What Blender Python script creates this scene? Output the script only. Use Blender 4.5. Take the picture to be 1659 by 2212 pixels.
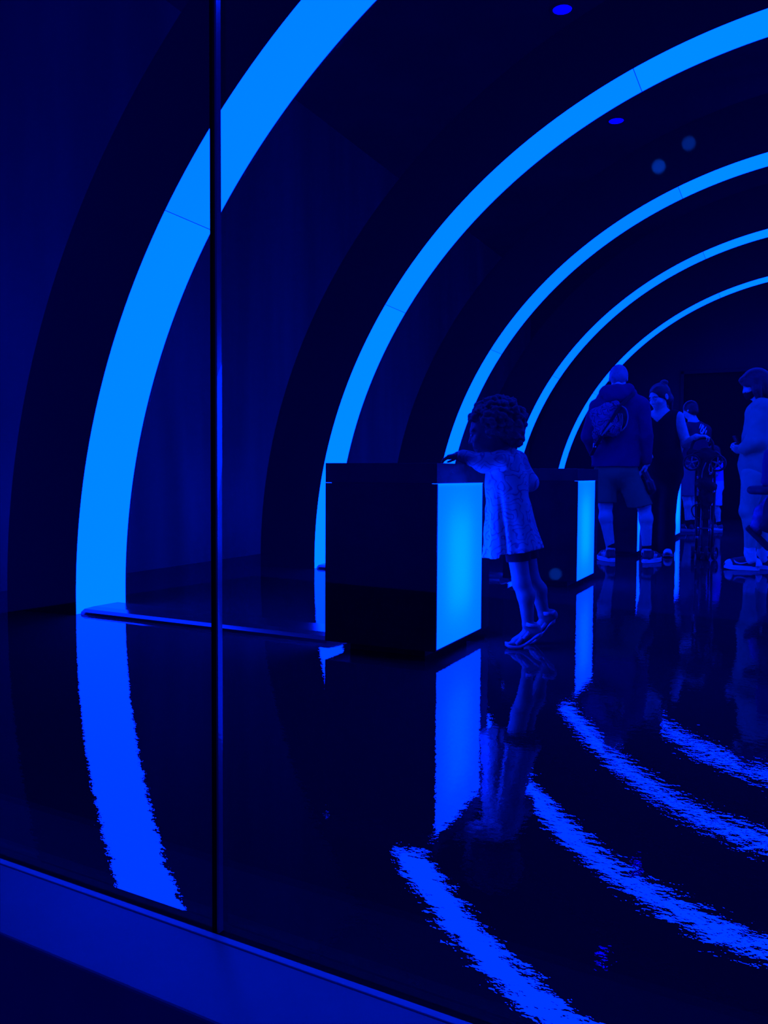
import bpy, bmesh, math, random
import numpy as np
from mathutils import Vector, Matrix, Euler

for o in list(bpy.data.objects):
    bpy.data.objects.remove(o, do_unlink=True)
SC = bpy.context.scene
COL = SC.collection
PI = math.pi

# ------------------------------------------------------------------ camera
cam = bpy.data.cameras.new('camera')
cam.sensor_fit = 'VERTICAL'
cam.sensor_height = 36.0
cam.lens = 1811.0 / 2212.0 * 36.0
cam.clip_start = 0.02
cam_o = bpy.data.objects.new('camera', cam)
COL.objects.link(cam_o)
FWD = Vector((-0.43370929, 0.89994605, -0.04464702))
RGT = Vector((0.90071621, 0.43436905, 0.00581738))
UPV = Vector((-0.02462861, 0.03769124, 0.99898589))
M = Matrix((RGT, UPV, -FWD)).transposed().to_4x4()
M.translation = Vector((0, 0, 0.8))
cam_o.matrix_world = M
SC.camera = cam_o

# ------------------------------------------------------------------ world, exposure
w = bpy.data.worlds.new('world')
SC.world = w
w.use_nodes = True
w.node_tree.nodes['Background'].inputs['Color'].default_value = (0.0, 0.004, 1.0, 1)
w.node_tree.nodes['Background'].inputs['Strength'].default_value = 0.36
SC.view_settings.view_transform = 'Standard'
SC.view_settings.look = 'None'
SC.view_settings.exposure = 0.0
SC.view_settings.gamma = 1.0
SC.view_settings.use_curve_mapping = False
SC.cycles.max_bounces = 8
SC.cycles.glossy_bounces = 4
SC.cycles.transparent_max_bounces = 12
SC.cycles.caustics_reflective = False
SC.cycles.caustics_refractive = False
SC.cycles.sample_clamp_indirect = 40.0
SC.cycles.use_denoising = True

LIGHT_RGB = (0.0, 0.0125, 1.0)
ARCH_POWER = 21.5


def lobby_light(loc, power, radius):
    d = bpy.data.lights.new('lobby_lamp', 'POINT')
    d.energy = power
    d.shadow_soft_size = radius
    d.color = (0.0, 0.08, 1.0)
    o = bpy.data.objects.new('lobby_lamp', d)
    o.location = loc
    COL.objects.link(o)


lobby_light((-1.115, -2.596, 2.475), 0.22, 0.034)
lobby_light((-0.961, -2.601, 2.568), 0.13, 0.034)
lobby_light((-1.331, -1.718, 0.329), 0.09, 0.028)

# ------------------------------------------------------------------ materials
MATS = {}


def nd(nt, typ, **kw):
    n = nt.nodes.new(typ)
    for k, v in kw.items():
        setattr(n, k, v)
    return n


def mat(name, color, rough=0.6, metal=0.0, ior=1.45, spec=0.5, bump=None, vary=None):
    """principled surface; bump=(scale, strength, distance), vary=(scale, amount) mottles the colour."""
    m = bpy.data.materials.new(name)
    m.use_nodes = True
    nt = m.node_tree
    b = nt.nodes['Principled BSDF']
    b.inputs['Base Color'].default_value = (*color, 1)
    b.inputs['Roughness'].default_value = rough
    b.inputs['Metallic'].default_value = metal
    b.inputs['IOR'].default_value = ior
    b.inputs['Specular IOR Level'].default_value = spec
    tc = nd(nt, 'ShaderNodeTexCoord')
    if vary:
        n = nd(nt, 'ShaderNodeTexNoise')
        n.inputs['Scale'].default_value = vary[0]
        n.inputs['Detail'].default_value = 4
        nt.links.new(tc.outputs['Object'], n.inputs['Vector'])
        mr = nd(nt, 'ShaderNodeMapRange')
        mr.inputs['From Min'].default_value = 0.3
        mr.inputs['From Max'].default_value = 0.7
        mr.inputs['To Min'].default_value = 1 - vary[1]
        mr.inputs['To Max'].default_value = 1 + vary[1]
        nt.links.new(n.outputs['Fac'], mr.inputs['Value'])
        mx = nd(nt, 'ShaderNodeVectorMath', operation='SCALE')
        mx.inputs[0].default_value = color
        nt.links.new(mr.outputs['Result'], mx.inputs['Scale'])
        nt.links.new(mx.outputs['Vector'], b.inputs['Base Color'])
    if bump:
        n = nd(nt, 'ShaderNodeTexNoise')
        n.inputs['Scale'].default_value = bump[0]
        n.inputs['Detail'].default_value = 5
        nt.links.new(tc.outputs['Object'], n.inputs['Vector'])
        bp = nd(nt, 'ShaderNodeBump')
        bp.inputs['Strength'].default_value = bump[1]
        bp.inputs['Distance'].default_value = bump[2]
        nt.links.new(n.outputs['Fac'], bp.inputs['Height'])
        nt.links.new(bp.outputs['Normal'], b.inputs['Normal'])
    MATS[name] = m
    return m


def emit(name, rgb, strength):
    m = bpy.data.materials.new(name)
    m.use_nodes = True
    nt = m.node_tree
    nt.nodes.remove(nt.nodes['Principled BSDF'])
    e = nd(nt, 'ShaderNodeEmission')
    e.inputs['Color'].default_value = (*rgb, 1)
    e.inputs['Strength'].default_value = strength
    nt.links.new(e.outputs[0], nt.nodes['Material Output'].inputs['Surface'])
    MATS[name] = m
    return m


def floor_material():
    m = bpy.data.materials.new('polished_black_floor')
    m.use_nodes = True
    nt = m.node_tree
    b = nt.nodes['Principled BSDF']
    b.inputs['Base Color'].default_value = (0.022, 0.022, 0.023, 1)
    b.inputs['Roughness'].default_value = 0.6
    b.inputs['Specular IOR Level'].default_value = 0.0
    tc = nd(nt, 'ShaderNodeTexCoord')
    # fine trowel ripples in the coating, with a broad undulation that roughens some areas more
    n1 = nd(nt, 'ShaderNodeTexNoise')
    n1.inputs['Scale'].default_value = 34
    n1.inputs['Detail'].default_value = 3
    n1.inputs['Roughness'].default_value = 0.5
    n2 = nd(nt, 'ShaderNodeTexNoise')
    n2.inputs['Scale'].default_value = 5.0
    n2.inputs['Detail'].default_value = 2
    for n in (n1, n2):
        nt.links.new(tc.outputs['Object'], n.inputs['Vector'])
    b1 = nd(nt, 'ShaderNodeBump')
    b1.inputs['Strength'].default_value = 1.0
    b1.inputs['Distance'].default_value = 0.00026
    b2 = nd(nt, 'ShaderNodeBump')
    b2.inputs['Strength'].default_value = 1.0
    b2.inputs['Distance'].default_value = 0.0005
    nt.links.new(n1.outputs['Fac'], b1.inputs['Height'])
    nt.links.new(n2.outputs['Fac'], b2.inputs['Height'])
    nt.links.new(b1.outputs['Normal'], b2.inputs['Normal'])
    g = nd(nt, 'ShaderNodeBsdfGlossy')
    g.inputs['Roughness'].default_value = 0.012
    g.inputs['Color'].default_value = (1, 1, 1, 1)
    nt.links.new(b2.outputs['Normal'], g.inputs['Normal'])
    fr = nd(nt, 'ShaderNodeFresnel')
    fr.inputs['IOR'].default_value = 1.75
    mr = nd(nt, 'ShaderNodeMapRange')
    mr.inputs['From Min'].default_value = 0.07
    mr.inputs['From Max'].default_value = 0.6
    mr.inputs['To Min'].default_value = 0.15
    mr.inputs['To Max'].default_value = 0.34
    nt.links.new(fr.outputs[0], mr.inputs['Value'])
    mx = nd(nt, 'ShaderNodeMixShader')
    nt.links.new(mr.outputs[0], mx.inputs[0])
    nt.links.new(b.outputs[0], mx.inputs[1])
    nt.links.new(g.outputs[0], mx.inputs[2])
    nt.links.new(mx.outputs[0], nt.nodes['Material Output'].inputs['Surface'])
    return m


def glass_material():
    m = bpy.data.materials.new('clear_glass')
    m.use_nodes = True
    nt = m.node_tree
    nt.nodes.remove(nt.nodes['Principled BSDF'])
    t = nd(nt, 'ShaderNodeBsdfTransparent')
    t.inputs['Color'].default_value = (0.985, 0.99, 1.0, 1)
    g = nd(nt, 'ShaderNodeBsdfGlossy')
    g.inputs['Roughness'].default_value = 0.02
    f = nd(nt, 'ShaderNodeFresnel')
    # rays go straight through, so both faces of the pane see the air-to-glass step
    ge = nd(nt, 'ShaderNodeNewGeometry')
    io = nd(nt, 'ShaderNodeMix', data_type='FLOAT')
    io.inputs[2].default_value = 1.45
    io.inputs[3].default_value = 1 / 1.45
    nt.links.new(ge.outputs['Backfacing'], io.inputs[0])
    nt.links.new(io.outputs[0], f.inputs['IOR'])
    mx = nd(nt, 'ShaderNodeMixShader')
    nt.links.new(f.outputs[0], mx.inputs[0])
    nt.links.new(t.outputs[0], mx.inputs[1])
    nt.links.new(g.outputs[0], mx.inputs[2])
    nt.links.new(mx.outputs[0], nt.nodes['Material Output'].inputs['Surface'])
    return m


def diffuser_material():
    """opal sheet: an even glow is put into the sheet, which also passes the lamp behind it."""
    m = bpy.data.materials.new('opal_diffuser')
    m.use_nodes = True
    nt = m.node_tree
    nt.nodes.remove(nt.nodes['Principled BSDF'])
    e = nd(nt, 'ShaderNodeEmission')
    e.inputs['Color'].default_value = (*LIGHT_RGB, 1)
    e.inputs['Strength'].default_value = 8.6
    t = nd(nt, 'ShaderNodeBsdfTranslucent')
    t.inputs['Color'].default_value = (0.8, 0.8, 0.8, 1)
    a = nd(nt, 'ShaderNodeAddShader')
    nt.links.new(e.outputs[0], a.inputs[0])
    nt.links.new(t.outputs[0], a.inputs[1])
    nt.links.new(a.outputs[0], nt.nodes['Material Output'].inputs['Surface'])
    return m


def print_material(name, base, line, scale, offset=0.0):
    """light jersey with a loose outline-drawing print (loops and squiggles, two weights)."""
    m = bpy.data.materials.new(name)
    m.use_nodes = True
    nt = m.node_tree
    b = nt.nodes['Principled BSDF']
    b.inputs['Roughness'].default_value = 0.85
    b.inputs['Specular IOR Level'].default_value = 0.2
    tc = nd(nt, 'ShaderNodeTexCoord')
    mp = nd(nt, 'ShaderNodeMapping')
    mp.inputs['Location'].default_value = (offset, offset * 0.7, 0)
    nt.links.new(tc.outputs['Object'], mp.inputs['Vector'])
    # motif cells -> rings
    v = nd(nt, 'ShaderNodeTexVoronoi')
    v.inputs['Scale'].default_value = scale
    nt.links.new(mp.outputs[0], v.inputs['Vector'])
    n = nd(nt, 'ShaderNodeTexNoise')
    n.inputs['Scale'].default_value = scale * 2.0
    n.inputs['Detail'].default_value = 1
    nt.links.new(mp.outputs[0], n.inputs['Vector'])
    ad = nd(nt, 'ShaderNodeMath', operation='MULTIPLY_ADD')
    ad.inputs[1].default_value = 0.9
    nt.links.new(n.outputs['Fac'], ad.inputs[0])
    nt.links.new(v.outputs['Distance'], ad.inputs[2])
    ml = nd(nt, 'ShaderNodeMath', operation='MULTIPLY')
    ml.inputs[1].default_value = 4.6
    nt.links.new(ad.outputs[0], ml.inputs[0])
    fr = nd(nt, 'ShaderNodeMath', operation='FRACT')
    nt.links.new(ml.outputs[0], fr.inputs[0])
    ab = nd(nt, 'ShaderNodeMath', operation='SUBTRACT')
    ab.inputs[1].default_value = 0.5
    nt.links.new(fr.outputs[0], ab.inputs[0])
    aa = nd(nt, 'ShaderNodeMath', operation='ABSOLUTE')
    nt.links.new(ab.outputs[0], aa.inputs[0])
    mr = nd(nt, 'ShaderNodeMapRange')
    mr.inputs['From Min'].default_value = 0.05
    mr.inputs['From Max'].default_value = 0.14
    mr.inputs['To Min'].default_value = 1.0
    mr.inputs['To Max'].default_value = 0.0
    nt.links.new(aa.outputs[0], mr.inputs['Value'])
    # some motifs are filled in a mid tone
    sc = nd(nt, 'ShaderNodeSeparateColor')
    nt.links.new(v.outputs['Color'], sc.inputs[0])
    gt = nd(nt, 'ShaderNodeMath', operation='GREATER_THAN')
    gt.inputs[1].default_value = 0.72
    nt.links.new(sc.outputs[0], gt.inputs[0])
    lt = nd(nt, 'ShaderNodeMath', operation='LESS_THAN')
    lt.inputs[1].default_value = 0.36
    nt.links.new(v.outputs['Distance'], lt.inputs[0])
    fl = nd(nt, 'ShaderNodeMath', operation='MULTIPLY')
    nt.links.new(gt.outputs[0], fl.inputs[0])
    nt.links.new(lt.outputs[0], fl.inputs[1])
    f2 = nd(nt, 'ShaderNodeMath', operation='MULTIPLY')
    f2.inputs[1].default_value = 0.45
    nt.links.new(fl.outputs[0], f2.inputs[0])
    mxx = nd(nt, 'ShaderNodeMath', operation='MAXIMUM')
    nt.links.new(mr.outputs[0], mxx.inputs[0])
    nt.links.new(f2.outputs[0], mxx.inputs[1])
    mix = nd(nt, 'ShaderNodeMix', data_type='RGBA')
    mix.inputs[6].default_value = (*base, 1)
    mix.inputs[7].default_value = (*line, 1)
    nt.links.new(mxx.outputs[0], mix.inputs[0])
    nt.links.new(mix.outputs[2], b.inputs['Base Color'])
    MATS[name] = m
    return m


def wall_material():
    m = bpy.data.materials.new('satin_wall_panels')
    m.use_nodes = True
    nt = m.node_tree
    b = nt.nodes['Principled BSDF']
    b.inputs['Roughness'].default_value = 0.38
    b.inputs['Specular IOR Level'].default_value = 0.3
    tc = nd(nt, 'ShaderNodeTexCoord')
    mp = nd(nt, 'ShaderNodeMapping')
    mp.inputs['Scale'].default_value = (1.0, 1.0, 0.12)
    nt.links.new(tc.outputs['Object'], mp.inputs['Vector'])
    n = nd(nt, 'ShaderNodeTexNoise')
    n.inputs['Scale'].default_value = 2.6
    n.inputs['Detail'].default_value = 3
    nt.links.new(mp.outputs[0], n.inputs['Vector'])
    cr = nd(nt, 'ShaderNodeValToRGB')
    cr.color_ramp.elements[0].position = 0.35
    cr.color_ramp.elements[0].color = (0.055, 0.075, 0.055, 1)
    cr.color_ramp.elements[1].position = 0.7
    cr.color_ramp.elements[1].color = (0.09, 0.13, 0.095, 1)
    nt.links.new(n.outputs['Fac'], cr.inputs[0])
    nt.links.new(cr.outputs[0], b.inputs['Base Color'])
    MATS['wall'] = m
    return m


FLOOR = floor_material()
GLASS = glass_material()
OPAL = diffuser_material()
WALL = wall_material()
ARCH_LIGHT = [emit('arch_opal_%d' % i, LIGHT_RGB, ARCH_POWER * f) for i, f in enumerate((1.0, 0.93, 1.06))]
LAMP = emit('box_lamp', LIGHT_RGB, 33.0)
REVEAL = emit('leak_glow', LIGHT_RGB, 20.0)  # emission stands in for panel light leaking through the joint, no lamp there
DOWN = emit('downlight_lens', (0.0, 0.0, 1.0), 6.0)
BLACKP = mat('black_paint', (0.024, 0.024, 0.024), 0.5, spec=0.3)
BLACKG = mat('black_gloss', (0.024, 0.024, 0.024), 0.22, spec=0.35, vary=(6, .25))
TOPG_LIT = mat('top_gloss_lit', (0.05, 0.06, 0.05), 0.22, spec=0.4, vary=(6, .2))  # lighter than the cabinet: the bright light on its side is put into the colour
CEIL = mat('dark_ceiling', (0.026, 0.026, 0.028), 0.8, spec=0.2, vary=(1.3, .3))
BACKW = mat('back_wall_paint', (0.024, 0.024, 0.026), 0.7, spec=0.2, vary=(1.0, .2))
DARKV = mat('doorway_dark', (0.004, 0.004, 0.005), 0.9, spec=0.1)
SILL = mat('sill_paint', (0.24, 0.30, 0.20), 0.55, vary=(9, .06), bump=(60, .15, .001))
SILLF = mat('sill_front_paint', (0.30, 0.30, 0.33), 0.7, vary=(5, .08))
TRIM = mat('satin_aluminium', (0.55, 0.75, 0.48), 0.5, metal=0.0)
GASK = mat('black_silicone', (0.004, 0.004, 0.005), 0.8, spec=.1)
EDGE = mat('polished_glass_edge', (0.10, 0.14, 0.16), 0.12, ior=1.5, spec=0.9)
STRIP = mat('strip_metal', (0.02, 0.02, 0.02), 0.16, spec=.5)
STEEL = mat('dark_steel', (0.12, 0.12, 0.13), 0.25, metal=0.8)
RUBBER = mat('black_rubber', (0.010, 0.010, 0.012), 0.55)
PLASTIC = mat('black_plastic', (0.010, 0.010, 0.012), 0.3)
GREYP = mat('grey_plastic', (0.22, 0.22, 0.24), 0.35)
CHROME = mat('bright_metal', (0.75, 0.75, 0.78), 0.15, metal=1.0)
CANVAS = mat('black_canvas', (0.013, 0.013, 0.017), 0.8, bump=(90, .3, .002))
SKIN_D = mat('brown_skin', (0.20, 0.15, 0.13), 0.5, vary=(14, .08))
SKIN_L = mat('fair_skin', (0.62, 0.56, 0.44), 0.5, vary=(14, .06))
HAIR_B = mat('black_hair', (0.012, 0.012, 0.011), 0.45, bump=(70, .6, .004))
HAIR_C = mat('curly_dark_hair', (0.055, 0.055, 0.042), 0.75, bump=(120, .8, .004))
HAIR_G = mat('short_grey_hair', (0.26, 0.25, 0.26), 0.6, bump=(130, .6, .003))
NAVY = mat('navy_fleece', (0.02, 0.022, 0.10), 0.85, spec=.2, bump=(50, .3, .003))
KHAKI = mat('khaki_cotton', (0.16, 0.18, 0.085), 0.85, spec=.2, bump=(60, .3, .002))
BLACKC = mat('black_cotton', (0.007, 0.007, 0.009), 0.9, spec=.2, bump=(40, .3, .003))
DARKT = mat('dark_tee', (0.02, 0.022, 0.05), 0.85, spec=.2)
WHITEP = mat('white_print', (0.8, 0.8, 0.82), 0.6)
GREYC = mat('grey_cotton', (0.16, 0.15, 0.16), 0.85, spec=.2)
LIGHTS = mat('pale_sweatshirt', (0.34, 0.40, 0.24), 0.85, spec=.2, bump=(30, .35, .004))
LEGG = mat('pale_leggings', (0.40, 0.50, 0.29), 0.75, spec=.2, bump=(25, .2, .003))
SOCK = mat('white_sock', (0.72, 0.75, 0.62), 0.85, bump=(90, .4, .002))
SHOEW = mat('white_leather', (0.78, 0.80, 0.75), 0.4)
SHOED = mat('dark_leather', (0.025, 0.025, 0.03), 0.45)
SOLEW = mat('white_rubber', (0.74, 0.76, 0.70), 0.5)
SOLEG = mat('grey_rubber', (0.20, 0.20, 0.22), 0.55)
STRAP = mat('sandal_webbing', (0.34, 0.33, 0.37), 0.7, vary=(60, .25))
KIDT = mat('bright_kid_tee', (0.14, 0.12, 0.72), 0.85)
KIDS = mat('pale_kid_shorts', (0.55, 0.55, 0.70), 0.85, bump=(40, .3, .003))
DRESS = print_material('printed_jersey', (0.42, 0.42, 0.36), (0.12, 0.10, 0.17), 8.5)
BAGP = print_material('printed_nylon', (0.10, 0.10, 0.22), (0.012, 0.012, 0.03), 8, 3.1)
EYE = mat('eye_white', (0.5, 0.5, 0.5), 0.2)
BRUISE = mat('navy_nylon', (0.03, 0.03, 0.10), 0.8)
LEGCLOTH = mat('leg_stand_in_cloth', (0.10, 0.10, 0.22), 0.8, vary=(14, .6))


# ------------------------------------------------------------------ helpers
def tag(o, label=None, cat=None, group=None, kind=None):
    if label: o['label'] = label
    if cat: o['category'] = cat
    if group: o['group'] = group
    if kind: o['kind'] = kind
    return o


def empty(name, loc=(0, 0, 0), rz=0.0, label=None, cat=None, group=None):
    o = bpy.data.objects.new(name, None)
    o.empty_display_size = 0.1
    o.location = loc
    o.rotation_euler = (0, 0, rz)
    COL.objects.link(o)
    return tag(o, label, cat, group)


def link(name, me, m, parent=None, smooth=False):
    o = bpy.data.objects.new(name, me)
    COL.objects.link(o)
    if m is not None and not me.materials:
        me.materials.append(m)
    if parent is not None:
        o.parent = parent
    if smooth:
        me.polygons.foreach_set('use_smooth', [True] * len(me.polygons))
    return o


def bm_obj(name, bm, m, parent=None, smooth=False):
    bmesh.ops.recalc_face_normals(bm, faces=bm.faces)
    me = bpy.data.meshes.new(name)
    bm.to_mesh(me)
    bm.free()
    return link(name, me, m, parent, smooth)


def add_box(bm, lo, hi, bevel=0.0):
    r = bmesh.ops.create_cube(bm, size=1.0)
    vs = r['verts']
    for v in vs:
        v.co = Vector([lo[i] + (v.co[i] + 0.5) * (hi[i] - lo[i]) for i in range(3)])
    if bevel > 0:
        es = list({e for v in vs for e in v.link_edges})
        bmesh.ops.bevel(bm, geom=es, offset=bevel, segments=2, affect='EDGES', profile=0.5)
    return bm


def box(name, lo, hi, m, parent=None, bevel=0.0):
    bm = bmesh.new()
    add_box(bm, lo, hi, bevel)
    return bm_obj(name, bm, m, parent)


def add_tube(bm, pts, r, n=10, closed=False, rx=None):
    """round (or flat, rx=(width,thickness)) tube through the points."""
    pts = [Vector(p) for p in pts]
    N = len(pts)
    rings = []
    prev = None
    for i, p in enumerate(pts):
        if closed:
            t = pts[(i + 1) % N] - pts[i - 1]
        else:
            t = pts[min(i + 1, N - 1)] - pts[max(i - 1, 0)]
        t.normalize()
        if prev is None:
            a = Vector((0, 0, 1)) if abs(t.z) < 0.9 else Vector((0, 1, 0))
            x = t.cross(a).normalized()
        else:
            x = (prev - t * prev.dot(t)).normalized()
        prev = x
        y = t.cross(x)
        rr = r[i] if isinstance(r, (list, tuple)) else r
        ring = []
        for k in range(n):
            a = 2 * PI * k / n
            if rx:
                c, s = math.cos(a), math.sin(a)
                ring.append(bm.verts.new(p + x * rx[0] * math.copysign(abs(c) ** .5, c) + y * rx[1] * math.copysign(abs(s) ** .5, s)))
            else:
                ring.append(bm.verts.new(p + (x * math.cos(a) + y * math.sin(a)) * rr))
        rings.append(ring)
    for i in range(N if closed else N - 1):
        A, B = rings[i], rings[(i + 1) % N]
        for k in range(n):
            bm.faces.new((A[k], A[(k + 1) % n], B[(k + 1) % n], B[k]))
    if not closed:
        bm.faces.new(rings[0][::-1])
        bm.faces.new(rings[-1])


def tube(name, pts, r, m, parent=None, n=10, closed=False, rx=None):
    bm = bmesh.new()
    add_tube(bm, pts, r, n, closed, rx)
    return bm_obj(name, bm, m, parent, True)


def bez(pts, n=8):
    """Catmull-Rom through points."""
    P = [Vector(p) for p in pts]
    P = [P[0] * 2 - P[1]] + P + [P[-1] * 2 - P[-2]]
    out = []
    for i in range(1, len(P) - 2):
        for k in range(n):
            t = k / n
            a, b, c, d = P[i - 1], P[i], P[i + 1], P[i + 2]
            out.append(0.5 * ((2 * b) + (c - a) * t + (2 * a - 5 * b + 4 * c - d) * t * t + (3 * b - a - 3 * c + d) * t ** 3))
    out.append(P[-2])
    return out


# ------------------------------------------------------------------ implicit surfaces (bodies and clothes)
class Blob:
    """smooth union of tapered limbs and ellipsoids, meshed as one closed surface."""

    def __init__(self):
        self.ops = []

    def cap(self, p, q, r0, r1=None, k=0.03, sq=None):
        self.ops.append(('c', np.array(p, float), np.array(q, float), r0, r0 if r1 is None else r1, k, np.array(sq if sq else (1, 1, 1), float), 1))
        return self

    def chain(self, pts, rs, k=0.03, sq=None):
        for i in range(len(pts) - 1):
            self.cap(pts[i], pts[i + 1], rs[i], rs[i + 1], k, sq)
        return self

    def ell(self, c, r, rot=(0, 0, 0), k=0.03, sub=False):
        self.ops.append(('e', np.array(c, float), np.array(r, float), np.array(Euler(rot).to_matrix()), k, -1 if sub else 1))
        return self

    def box(self, c, r, rot=(0, 0, 0), rd=0.01, k=0.02, sub=False):
        self.ops.append(('b', np.array(c, float), np.array(r, float), np.array(Euler(rot).to_matrix()), rd, k, -1 if sub else 1))
        return self

    def fn(self, lo, hi, f, k=0.02, mode='add'):
        self.ops.append(('f', np.array(lo, float), np.array(hi, float), f, k, mode))
        return self

    def bounds(self):
        lo, hi = [], []
        for o in self.ops:
            if o[0] == 'c':
                R = max(o[3], o[4]) * o[6]
                lo.append(np.minimum(o[1], o[2]) - R); hi.append(np.maximum(o[1], o[2]) + R)
            elif o[0] in 'eb' and o[-1] == 1:
                R = np.abs(o[3]) @ o[2]
                lo.append(o[1] - R); hi.append(o[1] + R)
            elif o[0] == 'f' and o[5] == 'add':
                lo.append(o[1]); hi.append(o[2])
        return np.min(lo, 0), np.max(hi, 0)

    def mesh(self, name, h, m, parent=None, noise=None, smooth_it=0):
        lo, hi = self.bounds()
        lo -= 3 * h; hi += 3 * h
        n = np.ceil((hi - lo) / h).astype(int) + 1
        ax = [lo[i] + h * np.arange(n[i]) for i in range(3)]
        D = np.full(n, 0.3, np.float32)
        for o in self.ops:
            if o[0] == 'c':
                R = max(o[3], o[4]) * o[6] + o[5] + 2.5 * h
                blo, bhi = np.minimum(o[1], o[2]) - R, np.maximum(o[1], o[2]) + R
            elif o[0] in 'eb':
                R = np.abs(o[3]) @ o[2] + (o[4] if o[0] == 'e' else o[5]) + 2.5 * h
                blo, bhi = o[1] - R, o[1] + R
            else:
                blo, bhi = o[1] - 2 * h, o[2] + 2 * h
            i0 = np.clip(np.floor((blo - lo) / h).astype(int), 0, n)
            i1 = np.clip(np.ceil((bhi - lo) / h).astype(int) + 1, 0, n)
            if np.any(i1 <= i0):
                continue
            sl = tuple(slice(a, b) for a, b in zip(i0, i1))
            X, Y, Z = np.meshgrid(*[ax[i][i0[i]:i1[i]] for i in range(3)], indexing='ij')
            sub = False
            if o[0] == 'c':
                s = o[6]
                P = np.stack([X / s[0], Y / s[1], Z / s[2]], -1)
                a = o[1] / s; b = o[2] / s
                ab = b - a
                L = ab @ ab + 1e-12
                t = np.clip(((P - a) @ ab) / L, 0, 1)
                d = np.sqrt(((P - a - t[..., None] * ab) ** 2).sum(-1)) - (o[3] + (o[4] - o[3]) * t)
                d = d * s.min()
                k = o[5]
            elif o[0] == 'e':
                P = np.stack([X, Y, Z], -1) - o[1]
                P = P @ o[3]
                q = np.sqrt(((P / o[2]) ** 2).sum(-1)) + 1e-9
                q2 = np.sqrt(((P / o[2] ** 2) ** 2).sum(-1)) + 1e-9
                d = q * (q - 1) / q2
                k = o[4]; sub = o[5] < 0
            elif o[0] == 'b':
                P = np.stack([X, Y, Z], -1) - o[1]
                P = np.abs(P @ o[3]) - (o[2] - o[4])
                d = np.sqrt((np.maximum(P, 0) ** 2).sum(-1)) + np.minimum(P.max(-1), 0) - o[4]
                k = o[5]; sub = o[6] < 0
            else:
                d = o[3](X, Y, Z)
                k = o[4]
                if o[5] == 'cut':
                    D[sl] = np.maximum(D[sl], d)
                    continue
                sub = o[5] == 'sub'
            old = D[sl]
            if sub:
                hh = np.maximum(k - np.abs(old + d), 0) / k
                D[sl] = np.maximum(old, -d) + hh * hh * k * .25
            else:
                hh = np.maximum(k - np.abs(old - d), 0) / k
                D[sl] = np.minimum(old, d) - hh * hh * k * .25
        if noise:
            X, Y, Z = np.meshgrid(*ax, indexing='ij')
            for f, a, ph in noise:
                D += (a * np.sin(f * X + ph + 1.3 * np.sin(f * .6 * Z)) * np.sin(f * .8 * Y + 2 * ph) * np.sin(f * .9 * Z + 3 * ph)).astype(np.float32)
        D[0], D[-1] = 0.3, 0.3
        D[:, 0], D[:, -1] = 0.3, 0.3
        D[:, :, 0], D[:, :, -1] = 0.3, 0.3
        V, Q = surface_net(D)
        V = V * h + lo
        me = bpy.data.meshes.new(name)
        me.from_pydata(V.tolist(), [], Q.tolist())
        me.update()
        return link(name, me, m, parent, True)


def surface_net(D):
    S = D < 0
    nx, ny, nz = D.shape
    cnt = np.zeros((nx - 1, ny - 1, nz - 1), np.int8)
    for i in (0, 1):
        for j in (0, 1):
            for k in (0, 1):
                cnt += S[i:nx - 1 + i, j:ny - 1 + j, k:nz - 1 + k]
    act = (cnt > 0) & (cnt < 8)
    idx = np.full(act.shape, -1, np.int64)
    C = np.argwhere(act)
    idx[act] = np.arange(len(C))
    acc = np.zeros((len(C), 3)); num = np.zeros(len(C))
    corners = [(i, j, k) for i in (0, 1) for j in (0, 1) for k in (0, 1)]
    for a in corners:
        for ax in range(3):
            if a[ax] == 0:
                b = list(a); b[ax] = 1
                da = D[C[:, 0] + a[0], C[:, 1] + a[1], C[:, 2] + a[2]]
                db = D[C[:, 0] + b[0], C[:, 1] + b[1], C[:, 2] + b[2]]
                cr = (da < 0) != (db < 0)
                t = np.where(cr, da / np.where(cr, da - db, 1), 0)
                p = np.tile(np.array(a, float), (len(C), 1))
                p[:, ax] += t
                acc[cr] += p[cr]; num[cr] += 1
    V = C + acc / np.maximum(num, 1)[:, None]
    Q = []
    for ax in range(3):
        sl0 = [slice(1, -1)] * 3; sl1 = [slice(1, -1)] * 3
        sl0[ax] = slice(0, -1); sl1[ax] = slice(1, None)
        A = S[tuple(sl0)]; B = S[tuple(sl1)]
        E = np.argwhere(A != B)
        inside = A[A != B]
        off = np.array([1, 1, 1]); off[ax] = 0
        E = E + off
        u, v = [x for x in range(3) if x != ax]
        if ax == 1:
            u, v = v, u
        du = np.zeros(3, int); du[u] = 1
        dv = np.zeros(3, int); dv[v] = 1
        def g(e):
            return idx[e[:, 0], e[:, 1], e[:, 2]]
        q = np.stack([g(E - du - dv), g(E - dv), g(E), g(E - du)], 1)
        q[~inside] = q[~inside][:, ::-1]
        Q.append(q)
    return V, np.concatenate(Q)


def basis(yaw, pitch, roll=0.0):
    """head / hand frame: forward from yaw (0 = +Y, positive turns to -X) and pitch (up positive)."""
    f = Vector((-math.sin(yaw) * math.cos(pitch), math.cos(yaw) * math.cos(pitch), math.sin(pitch)))
    r = f.cross(Vector((0, 0, 1))).normalized()
    u = r.cross(f)
    if roll:
        r, u = r * math.cos(roll) + u * math.sin(roll), u * math.cos(roll) - r * math.sin(roll)
    return r, f, u


def rot_of(r, f, u):
    return Matrix((r, f, u)).transposed().to_euler()


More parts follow.
